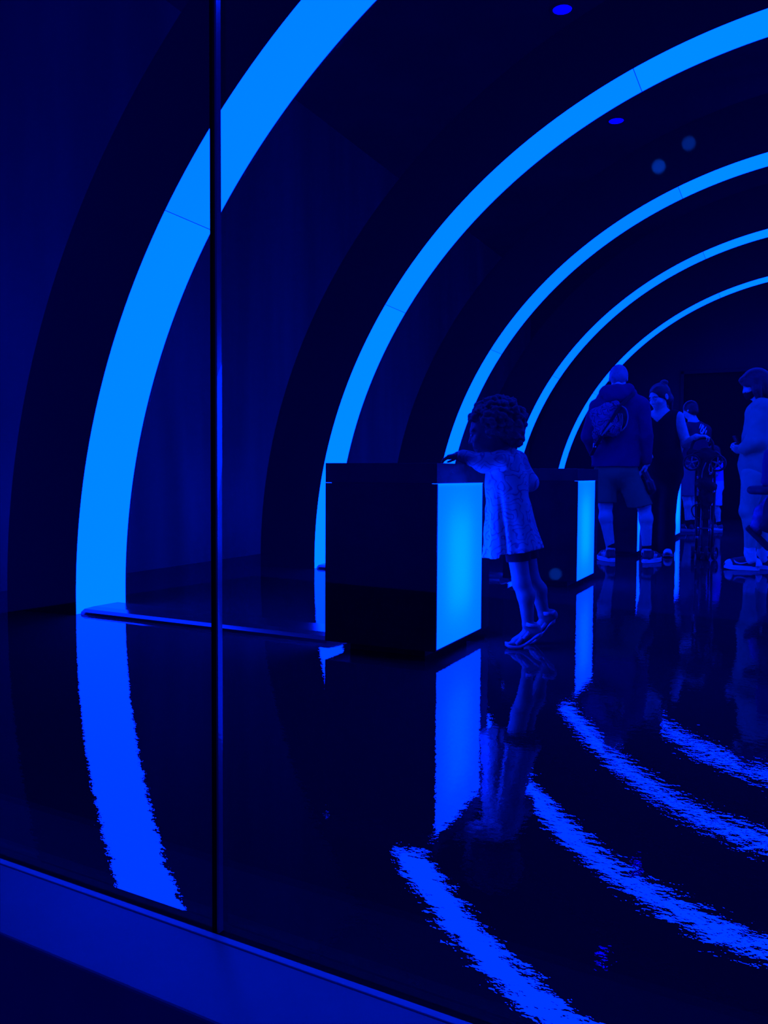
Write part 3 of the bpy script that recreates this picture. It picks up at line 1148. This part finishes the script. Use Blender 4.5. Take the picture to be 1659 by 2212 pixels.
# ---------------------------------------------------------------- the man with the bag
def man():
    root = person((-1.326, 7.992, 0), .1644, 'man seen from behind with bowed head, in a dark hooded jacket and knee-length shorts')
    b = Blob()
    H = head(b, (-.117, .085, 1.712), math.radians(-4), math.radians(-38), 1.02)
    b.chain([(-.115, .05, 1.63), (-.113, .01, 1.55), (-.112, 0, 1.48)], [.060, .062, .085], k=.03)
    b.chain([(-.112, 0, 1.40), (-.118, 0, 1.15), (-.12, .01, .92)], [.15, .15, .15], k=.05, sq=(1.15, .75, 1))
    b.cap((-.29, 0, 1.44), (.065, 0, 1.46), .065, .065, k=.05)
    b.chain([(-.30, 0, 1.44), (-.385, .03, 1.17), (-.32, .20, 1.02)], [.058, .046, .032], k=.03)
    hand(b, (-.32, .20, 1.02), (.6, .8, -.1), (.5, -.3, -.6), 1.0, .5, -1)
    b.chain([(.080, 0, 1.45), (.140, -.02, 1.17), (.150, .02, .915)], [.058, .046, .031], k=.03)
    hand(b, (.150, .02, .925), (-.16, .10, -1), (-1, .10, .10), 1.02, .80, -1, 0, .6)
    leg(b, (-.205, .01, .86), (-.213, .02, .53), (-.160, -.005, .13), (.095, .063, .040), .03, (-.012, -.016, 0))
    leg(b, (-.03, .01, .86), (.128, .02, .53), (.163, -.005, .13), (.095, .063, .040), .03, (.012, -.016, 0))
    b.chain([(-.160, -.01, .10), (-.175, .02, .06), (-.25, .15, .04)], [.042, .042, .032], k=.02)
    b.chain([(.163, -.01, .10), (.178, .02, .06), (.25, .15, .04)], [.042, .042, .032], k=.02)
    b.mesh('body', .0068, SKIN_L, root)
    eyes(H, root)
    scalp(H, .03, .008).mesh('hair', .006, HAIR_G, root)
    # hooded jacket
    j = Blob()
    j.chain([(-.112, 0, 1.42), (-.118, -.005, 1.18), (-.125, 0, 1.00), (-.132, 0, .90)], [.160, .166, .176, .186], k=.05, sq=(1.15, .82, 1))
    j.cap((-.285, 0, 1.435), (.058, 0, 1.455), .085, .085, k=.06)
    j.chain([(-.295, 0, 1.43), (-.372, .02, 1.17), (-.325, .17, 1.02)], [.086, .076, .052], k=.014)
    j.chain([(.082, 0, 1.44), (.126, -.02, 1.17), (.145, .015, .945)], [.086, .074, .050], k=.014)
    j.fn((-.33, -.3, .6), (.09, .3, .90), lambda X, Y, Z: (.885 + .0 * X - Z), mode='cut')
    # folded hood lying on the shoulders
    j.chain([(-.270, .02, 1.535), (-.225, -.080, 1.572), (-.118, -.120, 1.578), (-.030, -.080, 1.588), (.015, .02, 1.572)], [.040, .052, .058, .050, .034], k=.03)
    j.cap((-.17, -.125, 1.525), (-.08, -.125, 1.525), .066, .066, k=.04)
    j.ell((-.115, .025, 1.645), (.088, .090, .085), k=.015, sub=True)
    j.mesh('hooded_jacket', .0075, NAVY, root, noise=[(26, .005, .2), (48, .0025, 1.1)])
    c = Blob()
    c.chain([(-.172, -.020, 1.622), (-.118, -.050, 1.636), (-.062, -.020, 1.622)], [.018, .024, .018], k=.02)
    c.mesh('shirt_collar', .005, SOCK, root)
    # shorts
    s = Blob()
    s.chain([(-.125, .005, .95), (-.125, .005, .84)], [.165, .172], k=.04, sq=(1.1, .85, 1))
    s.cap((-.205, .01, .82), (-.218, .015, .50), .112, .108, k=.04)
    s.cap((-.035, .01, .82), (.118, .015, .48), .112, .110, k=.04)
    s.fn((-.5, -.3, .2), (.5, .3, .62), lambda X, Y, Z: np.where(X < -.05, .550 - Z, .505 + .25 * np.clip(X - .06, 0, .2) - Z), mode='cut')
    s.mesh('shorts', .0075, KHAKI, root, noise=[(30, .003, .7)])
    for x in (-1, 1):
        k = Blob()
        a = (-.160, -.005) if x < 0 else (.163, -.005)
        k.cap((a[0], a[1], .150), (a[0], a[1], .08), .043, .043, k=.01)
        k.mesh('sock', .006, BLACKC, root)
    shoe(root, (-.128, -.075, .002), math.radians(119), .285, .100, .115, SHOED, SOLEW, .036, stripes=3, stripe_m=SHOEW)
    shoe(root, (.138, -.075, .002), math.radians(60), .285, .100, .115, SHOED, SOLEW, .036, stripes=3, stripe_m=SHOEW)
    return root


man()


def sling_bag():
    root = empty('sling_bag', (-1.326, 7.992, 0), .1644, 'crumpled printed sling bag worn across the back of the man in shorts', 'bag')
    b = Blob()
    b.ell((-.215, -.215, 1.30), (.135, .075, .125), (0, .5, 0), k=.03)
    b.cap((-.315, -.20, 1.375), (-.13, -.225, 1.43), .045, .050, k=.03)
    b.cap((-.25, -.205, 1.22), (-.16, -.215, 1.22), .07, .07, k=.04)
    b.cap((-.30, -.19, 1.18), (-.27, -.18, 1.11), .04, .022, k=.04)
    b.mesh('pouch', .006, BAGP, root, noise=[(34, .010, .5), (62, .006, 1.4), (110, .0025, .3)])
    f = Blob()
    f.ell((-.085, -.205, 1.325), (.060, .055, .105), (0, -.1, 0), k=.02)
    f.mesh('end_pocket', .006, CANVAS, root, noise=[(60, .005, .9)])
    tube('rim_cord', bez([(-.09, -.25, 1.43), (-.045, -.255, 1.40), (-.025, -.25, 1.33), (-.04, -.25, 1.25), (-.08, -.25, 1.20)], 6), .006, GREYP, root)
    for k in range(3):
        tube('cord', bez([(-.08 - .015 * k, -.262, 1.36), (-.07 - .012 * k, -.266, 1.30), (-.085 - .01 * k, -.262, 1.20 + .02 * k)], 5), .0035, GREYP, root, 6)
    tube('shoulder_strap', bez([(.03, .03, 1.552), (.02, -.10, 1.545), (-.04, -.205, 1.48), (-.11, -.268, 1.40), (-.165, -.292, 1.30), (-.225, -.285, 1.20), (-.29, -.225, 1.09), (-.345, -.10, .99)], 6),
         .01, CANVAS, root, 10, rx=(.006, .022))
    tube('side_strap', bez([(-.16, -.300, 1.27), (-.21, -.298, 1.215), (-.255, -.285, 1.165)], 6), .01, GREYP, root, 10, rx=(.005, .016))
    box('buckle', (-.325, -.222, 1.055), (-.300, -.205, 1.095), CHROME, root, .004)
    return root


sling_bag()


def camera_in_hand():
    root = empty('camera', (-1.326, 7.992, 0), .1644, 'black camera with a long lens hanging in the right hand of the man in shorts', 'camera')
    b = Blob()
    b.box((.098, .045, .880), (.030, .040, .052), (0, .25, 0), .012, .01)
    b.box((.088, .06, .925), (.022, .026, .016), (0, .25, 0), .008, .01)
    b.mesh('camera_body', .005, PLASTIC, root)
    b = Blob()
    b.cap((.125, .03, .83), (.178, .01, .71), .038, .043, k=.01)
    b.cap((.172, .012, .73), (.186, .006, .68), .050, .052, k=.005)
    b.mesh('lens', .005, PLASTIC, root)
    tube('wrist_strap', bez([(.10, .0, .93), (.06, -.02, .86), (.085, -.01, .79), (.13, -.01, .77)], 6), .004, CANVAS, root, 8)


camera_in_hand()


# ---------------------------------------------------------------- the woman in black
def woman():
    root = person((-1.065, 8.743, 0), .1212, 'dark-haired woman in a black sleeveless V-neck top looking down, hand on the folded pushchair')
    b = Blob()
    yaw = math.radians(134)
    H = head(b, (-.108, -.02, 1.592), yaw, math.radians(-20), 1.08)
    b.chain([(-.098, .0, 1.53), (-.088, .01, 1.45), (-.085, .01, 1.40)], [.050, .050, .075], k=.03)
    b.chain([(-.08, .01, 1.32), (-.075, .01, 1.12), (-.06, .01, .90)], [.125, .115, .135], k=.05, sq=(1.12, .8, 1))
    b.cap((-.215, .03, 1.395), (.060, -.01, 1.385), .052, .052, k=.05)
    b.chain([(-.225, .03, 1.38), (-.26, -.02, 1.13), (-.22, -.2, 1.02)], [.050, .040, .028], k=.03)
    hand(b, (-.22, -.2, 1.02), (.3, -.9, -.1), (0, 0, -1), .9, .4, 1)
    b.chain([(.070, -.01, 1.375), (.150, -.03, 1.120), (.235, -.205, 1.180)], [.055, .046, .030], k=.03)
    hand(b, (.235, -.205, 1.182), (1, -.05, .05), (-.1, .1, -1), 1.0, .75, 1, 0, .4)
    leg(b, (-.14, .02, .84), (-.17, .03, .48), (-.19, .04, .10), (.092, .06, .04))
    leg(b, (.02, .0, .84), (-.005, .0, .48), (.0, .02, .10), (.092, .06, .04))
    b.chain([(.0, .02, .08), (-.002, -.10, .04)], [.040, .030], k=.02)
    b.chain([(-.19, .04, .08), (-.20, -.08, .04)], [.040, .030], k=.02)
    b.mesh('body', .0062, SKIN_L, root)
    eyes(H, root)
    brows(H, root, HAIR_B)
    h = scalp(H, .060, .006)
    h.ell(H(0, -.085, .098), [.044, .040, .034], H.rot, k=.006)
    h.chain([H(0, -.095, .03), H(.01, -.115, -.06), H(.015, -.10, -.17)], [.03, .036, .018], k=.02)
    h.mesh('hair', .006, HAIR_B, root)
    t = Blob()
    t.chain([(-.08, .01, 1.33), (-.072, .01, 1.12), (-.055, .01, .96), (-.045, .01, .84)], [.138, .132, .150, .160], k=.05, sq=(1.12, .85, 1))
    t.cap((-.19, .03, 1.395), (.040, -.005, 1.390), .062, .062, k=.05)
    t.box((-.128, -.16, 1.462), (.092, .22, .092), (0, math.radians(45), math.radians(0)), .005, .01, sub=True)
    t.ell((-.09, .0, 1.475), (.075, .07, .07), k=.01, sub=True)
    t.mesh('sleeveless_top', .007, BLACKC, root, noise=[(28, .003, .4)])
    p = Blob()
    p.cap((-.055, .01, .86), (-.055, .01, .80), .158, .155, k=.04, sq=(1.0, .85, 1))
    p.chain([(.012, .0, .82), (-.022, .0, .50), (-.018, .02, .075)], [.108, .084, .088], k=.04)
    p.chain([(-.14, .02, .82), (-.17, .03, .50), (-.195, .04, .075)], [.108, .090, .090], k=.04)
    p.fn((-.6, -.4, -.2), (.6, .4, .04), lambda X, Y, Z: (.028 - Z), mode='cut')
    p.mesh('trousers', .0075, BLACKC, root, noise=[(30, .003, .9)])
    shoe(root, (.004, .135, .002), math.radians(-92), .265, .100, .085, SHOED, SOLEG, .030, laces=True, stripe_m=SOCK, toe_m=SHOEW)
    shoe(root, (-.19, .150, .002), math.radians(-95), .265, .100, .085, SHOED, SOLEG, .030, laces=True, stripe_m=SOCK, toe_m=SHOEW)
    return root


woman()


# ---------------------------------------------------------------- the man in the dark T-shirt
def back_man():
    root = person((-1.292, 12.867, 0), .1001, 'short-haired man in a dark T-shirt with white print, behind the woman in black')
    b = Blob()
    yaw = math.radians(58)
    H = head(b, (-.01, .0, 1.765), yaw, math.radians(-12), 1.02)
    b.chain([(.005, .0, 1.68), (.03, .0, 1.60), (.05, .0, 1.54)], [.060, .062, .08], k=.03)
    b.chain([(.06, .01, 1.44), (.05, .01, 1.2), (-.01, .01, 1.0)], [.15, .14, .145], k=.05, sq=(1.05, .85, 1))
    b.cap((-.10, -.10, 1.50), (.19, .08, 1.47), .06, .06, k=.05)
    b.chain([(-.105, -.10, 1.48), (-.12, -.12, 1.26), (-.145, -.02, 1.10)], [.055, .046, .032], k=.03)
    hand(b, (-.145, -.02, 1.10), (-.6, .5, -.6), (-.5, .2, .3), 1.0, .5, 1)
    b.chain([(.20, .08, 1.46), (.20, .22, 1.22), (.06, .30, 1.12)], [.055, .046, .032], k=.03)
    hand(b, (.06, .30, 1.12), (-1, .2, 0), (0, .2, -1), 1.0, .5, -1)
    leg(b, (-.05, -.06, .90), (-.04, -.06, .51), (-.005, -.05, .11), (.09, .060, .040), .03, (.016, 0, 0))
    leg(b, (.02, .08, .90), (.03, .09, .51), (.05, .10, .11), (.09, .060, .040), .03, (.016, 0, 0))
    b.chain([(-.005, -.05, .08), (-.08, -.05, .045)], [.04, .03], k=.02)
    b.chain([(.05, .10, .08), (-.03, .10, .045)], [.04, .03], k=.02)
    b.mesh('body', .008, SKIN_L, root)
    scalp(H, .03, .012).mesh('hair', .007, HAIR_B, root)
    t = Blob()
    t.chain([(.06, .01, 1.44), (.055, .01, 1.2), (.0, .01, .96)], [.166, .165, .172], k=.05, sq=(1.05, .85, 1))
    t.cap((-.09, -.09, 1.50), (.19, .08, 1.47), .078, .080, k=.05)
    t.cap((-.095, -.095, 1.48), (-.112, -.11, 1.34), .080, .075, k=.03)
    t.cap((.20, .08, 1.46), (.205, .16, 1.32), .082, .078, k=.03)
    t.mesh('t_shirt', .008, DARKT, root, noise=[(26, .003, .4)])
    # white brush-stroke print on the back of the shirt
    for x, z, r1, r2, a in ((.128, 1.515, .009, .040, .35), (.146, 1.485, .010, .062, .30), (.166, 1.500, .009, .030, .42), (.168, 1.440, .012, .045, .22), (.188, 1.462, .008, .050, .38), (.206, 1.430, .009, .032, .30), (.150, 1.415, .020, .016, .2)):
        pb = Blob()
        pb.ell((x, -.128 + .10 * max(0, x - .13) + .08 * max(0, z - 1.48), z), (r1, .02, r2), (0, a, 0), k=.004)
        pb.mesh('print', .005, WHITEP, root)
    s = Blob()
    s.cap((-.01, .01, .98), (-.015, .01, .90), .155, .16, k=.04, sq=(1, .85, 1))
    s.cap((-.05, -.06, .88), (-.035, -.06, .49), .105, .098, k=.03)
    s.cap((.02, .08, .88), (.03, .09, .49), .105, .098, k=.03)
    s.fn((-.5, -.4, .2), (.5, .4, .53), lambda X, Y, Z: (.515 - Z), mode='cut')
    s.mesh('shorts', .008, GREYC, root)
    for x, y in ((-.005, -.05), (.05, .10)):
        k = Blob(); k.cap((x, y, .16), (x, y, .07), .046, .046, k=.01)
        k.mesh('sock', .007, BLACKC, root)
    shoe(root, (.085, -.05, .002), math.radians(181), .28, .10, .105, SHOED, SOLEG, .04, stripes=1, stripe_m=SOCK)
    shoe(root, (.14, .10, .002), math.radians(178), .28, .10, .105, SHOED, SOLEG, .04, stripes=1, stripe_m=SOCK)


back_man()


# ---------------------------------------------------------------- the small child behind the pushchair
def small_child():
    root = person((-.95, 13.424, 0), .0707, 'small child in bright top and pale shorts standing behind the folded pushchair')
    b = Blob()
    H = head(b, (-.07, .0, 1.16), math.radians(95), math.radians(-10), .86)
    b.chain([(-.045, 0, 1.09), (-.03, 0, 1.02)], [.042, .055], k=.03)
    b.chain([(-.03, 0, .95), (-.025, 0, .72)], [.090, .090], k=.04, sq=(1, .85, 1))
    for y in (-.10, .10):
        b.chain([(-.03, y, .98), (-.02, y * 1.2, .84), (-.10, y * 1.1, .78)], [.036, .030, .022], k=.02)
        hand(b, (-.10, y * 1.1, .78), (-1, 0, -.1), (0, -y, -.6), .65, .5, 1 if y < 0 else -1)
        leg(b, (-.02, y * .5, .66), (-.02, y * .55, .37), (.025, y * .55, .09), (.062, .045, .030), .02, (.014, 0, 0))
        b.chain([(.025, y * .55, .07), (-.03, y * .55, .04)], [.03, .026], k=.02)
    b.mesh('body', .008, SKIN_L, root)
    scalp(H, .03, .014).mesh('hair', .007, HAIR_B, root)
    t = Blob()
    t.chain([(-.03, 0, .98), (-.025, 0, .72)], [.098, .108], k=.04, sq=(1, .95, 1))
    for y in (-.10, .10):
        t.cap((-.03, y * .9, .98), (-.02, y * 1.15, .88), .05, .05, k=.02)
    t.fn((-.4, -.4, .4), (.4, .4, .71), lambda X, Y, Z: (.70 - Z), mode='cut')
    t.mesh('t_shirt', .008, KIDT, root)
    s = Blob()
    s.cap((-.02, 0, .70), (-.02, 0, .64), .108, .108, k=.03)
    for y in (-.05, .05):
        s.cap((-.02, y, .64), (-.015, y * 1.15, .36), .082, .084, k=.03)
    s.fn((-.4, -.4, .1), (.4, .4, .38), lambda X, Y, Z: (.367 - Z), mode='cut')
    s.mesh('shorts', .008, KIDS, root, noise=[(35, .004, .5)])
    for y in (-.055, .055):
        k = Blob(); k.cap((.025, y, .115), (.025, y, .06), .036, .036, k=.01)
        k.mesh('sock', .007, BLACKC, root)
        shoe(root, (.085, y, .002), math.radians(180), .19, .085, .080, GREYC, SOLEW, .032, stripes=1, stripe_m=SHOEW)


small_child()


# ---------------------------------------------------------------- folded pushchair
def pushchair():
    root = empty('pushchair', (-.697, 8.583, 0), .081, 'black folded pushchair standing on end beside the woman in black', 'pushchair')
    tube('handle', bez([(-.150, .02, 1.02), (-.150, .02, 1.09), (-.125, .01, 1.145), (-.075, 0, 1.165), (-.015, 0, 1.165), (.03, .0, 1.13), (.045, .01, 1.05)], 6), .014, RUBBER, root, 12)
    f = Blob()
    f.chain([(-.03, .03, 1.00), (-.025, .03, .85), (-.012, .03, .60), (-.01, .03, .42)], [.072, .066, .052, .036], k=.05, sq=(1, .8, 1))
    f.cap((-.14, .03, 1.01), (.06, .03, .98), .055, .06, k=.05)
    f.cap((-.06, -.03, .74), (.04, -.03, .70), .05, .045, k=.04)
    f.mesh('folded_seat', .0065, CANVAS, root, noise=[(30, .010, .5), (60, .005, 1.2)])
    for s, xt, xb in ((-1, -.10, -.090), (1, .055, .050)):
        tube('frame_tube', [(xt, .03, .96), (xt + .01 * s, .02, .66), (xb + .002 * s, .0, .30), (xb, -.01, .085)], .0115, PLASTIC, root, 10)
        tube('frame_tube', [(xt * .6, .07, .90), (xt * .45, .07, .60), (xb * .55, .04, .30), (xb * .45, .02, .10)], .010, STEEL, root, 10)

    def wheel(c, R, wdt, ang, spokes):
        e = empty('wheel', c, ang); e.parent = root
        pts = [(R * math.cos(2 * PI * k / 32), 0, R * math.sin(2 * PI * k / 32)) for k in range(32)]
        tube('tyre', [(x * .90, 0, z * .90) for x, _, z in pts], R * .11, RUBBER, e, 10, True, rx=(R * .10, wdt / 2))
        tube('rim', [(x * .80, 0, z * .80) for x, _, z in pts], R * .05, GREYP, e, 8, True)
        bm = bmesh.new()
        for k in range(spokes):
            a = 2 * PI * k / spokes + .3
            add_tube(bm, [(0, 0, 0), (R * .8 * math.cos(a), 0, R * .8 * math.sin(a))], [R * .13, R * .07], 8)
        bm_obj('spokes', bm, GREYP, e, True)
        bm = bmesh.new()
        add_tube(bm, [(0, -wdt * .6, 0), (0, wdt * .6, 0)], R * .16, 12)
        bm_obj('hub', bm, GREYP, e, True)
    wheel((-.146, -.075, .932), .080, .030, .25, 5)
    wheel((-.090, -.01, .965), .080, .030, .25, 5)
    wheel((.085, -.055, .925), .080, .030, -.35, 5)
    wheel((.050, .0, .960), .080, .030, -.35, 5)
    for x, y, a in ((-.120, .0, .5), (-.060, -.02, .3), (.010, -.03, .2), (.075, -.02, .1)):
        wheel((x, y, .066), .065, .030, PI / 2 - .45 + a, 5)
    tube('axle', [(-.13, .0, .066), (.085, -.02, .066)], .009, STEEL, root)
    tube('cross_brace', [(-.10, .0, .66), (.06, .0, .66)], .010, STEEL, root)
    tube('cross_brace', [(-.09, .0, .30), (.05, .0, .30)], .009, STEEL, root)
    for x, z in ((-.085, .665), (.055, .66), (-.10, .545), (-.075, .30), (.03, .29), (-.085, .215), (-.09, .79), (.02, .83)):
        box('buckle', (x - .012, -.055, z - .012), (x + .010, -.038, z + .012), CHROME, root, .004)
    tube('hanging_strap', bez([(-.02, -.07, .93), (-.045, -.085, .86), (-.055, -.08, .78)], 6), .005, GREYP, root, 8)
    tube('hanging_strap', bez([(.015, -.07, .92), (.01, -.085, .85), (.035, -.085, .83), (.04, -.08, .88)], 6), .005, GREYP, root, 8)
    tube('hanging_strap', bez([(-.05, .0, .55), (-.135, -.02, .50), (-.12, -.02, .42), (-.07, -.01, .40)], 6), .006, CANVAS, root, 8)


pushchair()


# ---------------------------------------------------------------- the woman in the pale sweatshirt
def right_woman():
    root = person((-.31, 7.853, 0), .0395, 'person in pale sweatshirt, leggings and two-tone trainers, facing left in a black face mask')
    b = Blob()
    H = head(b, (.036, .0, 1.592), math.radians(84), math.radians(-20), 1.0)
    b.chain([(.06, 0, 1.52), (.08, 0, 1.45), (.09, 0, 1.39)], [.052, .052, .08], k=.03)
    b.chain([(.10, 0, 1.30), (.10, 0, 1.10), (.10, 0, .90)], [.12, .112, .135], k=.05, sq=(1, .95, 1))
    b.chain([(.085, -.15, 1.37), (.055, -.19, 1.10), (-.05, -.13, 1.045)], [.052, .044, .028], k=.03)
    hand(b, (-.03, -.13, 1.035), (-1, .25, .05), (.1, .6, .6), 1.08, .85, 1, 0, .5)
    b.chain([(.095, .15, 1.37), (.06, .19, 1.10), (-.04, .05, 1.02)], [.052, .044, .028], k=.03)
    hand(b, (-.03, .05, 1.02), (-1, -.3, .05), (.1, -.6, .6), .92, .7, -1, 0, .5)
    leg(b, (.05, -.06, .84), (-.005, -.06, .505), (.022, -.05, .12), (.098, .056, .036), .03, (.022, 0, 0))
    leg(b, (.11, .07, .84), (.06, .08, .505), (.125, .09, .12), (.098, .056, .036), .03, (.022, 0, 0))
    b.chain([(.022, -.05, .09), (-.08, -.05, .045)], [.04, .03], k=.02)
    b.chain([(.125, .09, .09), (.03, .09, .045)], [.04, .03], k=.02)
    b.mesh('body', .0062, SKIN_L, root)
    eyes(H, root)
    h = scalp(H, .022, .020)
    h.chain([H(-.07, -.02, .02), H(-.082, .0, -.07), H(-.075, .005, -.15)], [.03, .036, .030], k=.03)
    h.chain([H(.07, -.02, .02), H(.082, .0, -.07), H(.075, .005, -.15)], [.03, .036, .030], k=.03)
    h.chain([H(0, -.085, .0), H(0, -.095, -.10), H(0, -.085, -.19)], [.05, .066, .055], k=.04)
    h.ell(H(0, .075, .068), [.066, .042, .030], H.rot, k=.02)
    h.mesh('hair', .006, HAIR_B, root)
    m = Blob()
    m.ell(H(0, .048, -.068), [.062, .062, .052], H.rot, k=.02)
    m.cap(H(0, .105, -.050), H(0, .098, -.085), .012, .016, k=.02)
    m.mesh('face_mask', .005, BLACKC, root)
    t = Blob()
    t.chain([(.10, 0, 1.32), (.095, 0, 1.10), (.085, 0, .92), (.085, 0, .80)], [.145, .148, .160, .155], k=.05, sq=(1, 1.0, 1))
    t.cap((.10, -.14, 1.385), (.10, .14, 1.385), .07, .07, k=.05)
    t.chain([(.085, -.15, 1.37), (.050, -.19, 1.10), (-.030, -.14, 1.040)], [.082, .078, .056], k=.04)
    t.chain([(.095, .15, 1.37), (.06, .19, 1.10), (-.015, .06, 1.025)], [.082, .074, .046], k=.04)
    t.fn((-.4, -.4, .4), (.5, .4, .78), lambda X, Y, Z: (.765 - .25 * (X + .06) * 0 - Z), mode='cut')
    t.ell((.075, 0, 1.46), (.062, .065, .05), k=.01, sub=True)
    t.mesh('sweatshirt', .007, LIGHTS, root, noise=[(24, .006, .4), (46, .003, 1.9)])
    p = Blob()
    p.cap((.085, 0, .86), (.085, 0, .80), .14, .14, k=.04)
    leg(p, (.05, -.06, .82), (-.003, -.06, .505), (.024, -.05, .165), (.108, .063, .044), .04, (.024, 0, 0))
    leg(p, (.11, .07, .82), (.062, .08, .505), (.123, .09, .165), (.108, .063, .044), .04, (.024, 0, 0))
    p.fn((-.4, -.4, -.1), (.5, .4, .2), lambda X, Y, Z: (.17 - Z), mode='cut')
    p.mesh('leggings', .007, LEGG, root)
    for x, y in ((.024, -.05), (.125, .09)):
        k = Blob()
        k.chain([(x, y, .19), (x + .003, y, .14), (x + .012, y, .085)], [.047, .047, .052], k=.01)
        k.mesh('sock', .006, SOCK, root, noise=[(70, .002, .3)])
    shoe(root, (.105, -.05, .002), math.radians(180), .285, .105, .115, SHOED, SHOEW, .036, laces=True, swoosh=True, stripe_m=SHOEW, toe_m=SHOEW)
    shoe(root, (.215, .09, .002), math.radians(182), .285, .105, .115, SHOED, SHOEW, .036, laces=True, swoosh=True, stripe_m=SHOEW, toe_m=SHOEW)


right_woman()


def phone():
    root = empty('phone', (-.31, 7.853, 0), .0395, 'dark phone held up by the person in the pale sweatshirt', 'phone')
    b = Blob()
    b.box((-.095, -.085, 1.085), (.006, .036, .068), (0, -.45, .3), .005, .004)
    b.mesh('phone_case', .003, PLASTIC, root)
    b = Blob()
    b.box((-.087, -.083, 1.087), (.0015, .032, .062), (0, -.45, .3), .001, .002)
    b.mesh('phone_screen', .0016, BLACKG, root)


phone()


# ---------------------------------------------------------------- the occupied pushchair entering at the right edge
def seated_pushchair():
    root = empty('pushchair', (-.165, 6.92, 0), .0, 'black pushchair with navy seat at the right edge, overlapping the pale leggings', 'pushchair')
    f = Blob()
    f.box((.14, .0, .86), (.150, .20, .135), (0, .06, 0), .03, .03)
    f.mesh('seat_shell', .009, BRUISE, root, noise=[(20, .004, .4)])
    c = Blob()
    c.box((.12, 0, .53), (.115, .19, .16), (0, .25, 0), .05, .03)
    c.mesh('seat_base', .009, CANVAS, root, noise=[(24, .012, .4), (50, .004, 1.1)])
    hd = Blob()
    hd.ell((.24, 0, 1.02), (.20, .22, .15), k=.03)
    hd.ell((.12, 0, .95), (.20, .20, .15), k=.02, sub=True)
    hd.mesh('hood', .009, BRUISE, root)
    tube('bumper_bar', bez([(.12, -.20, .70), (.0, -.19, .70), (-.075, -.10, .70), (-.085, 0, .70), (-.075, .10, .70), (.0, .19, .70), (.12, .20, .70)], 6), .032, RUBBER, root, 12)
    m = Blob()  # made-up muff standing in for the seated child's legs
    m.chain([(.06, -.06, .61), (-.01, -.06, .53), (-.05, -.06, .40)], [.055, .052, .046], k=.03)
    m.chain([(.06, .07, .61), (-.01, .07, .53), (-.05, .07, .40)], [.055, .052, .046], k=.03)
    m.mesh('legs_stand_in', .008, LEGCLOTH, root, noise=[(40, .008, .3), (70, .004, 1.3)])
    fr = Blob()
    fr.box((-.03, .0, .34), (.115, .13, .018), (0, .80, 0), .015, .02)
    fr.mesh('footrest', .007, CANVAS, root)
    for s in (-1, 1):
        tube('side_frame', [(.10, s * .21, .40), (.20, s * .21, .66), (.36, s * .21, 1.06)], .014, PLASTIC, root)
        tube('side_frame', [(.08, s * .21, .42), (.20, s * .235, .085)], .013, PLASTIC, root)
        tube('side_frame', [(.58, s * .235, .10), (.22, s * .21, .66)], .013, PLASTIC, root)
        for x, R in ((.20, .085), (.58, .10)):
            e = empty('wheel', (x, s * .235, R)); e.parent = root
            pts = [(R * .88 * math.cos(2 * PI * k / 28), 0, R * .88 * math.sin(2 * PI * k / 28)) for k in range(28)]
            tube('tyre', pts, R * .12, RUBBER, e, 10, True)
            bm = bmesh.new()
            for k in range(5):
                a = 2 * PI * k / 5
                add_tube(bm, [(0, 0, 0), (R * .8 * math.cos(a), 0, R * .8 * math.sin(a))], R * .08, 8)
            bm_obj('spokes', bm, GREYP, e, True)
    tube('handle', bez([(.36, -.21, 1.06), (.42, -.20, 1.12), (.44, 0, 1.14), (.42, .20, 1.12), (.36, .21, 1.06)], 6), .016, RUBBER, root)


seated_pushchair()
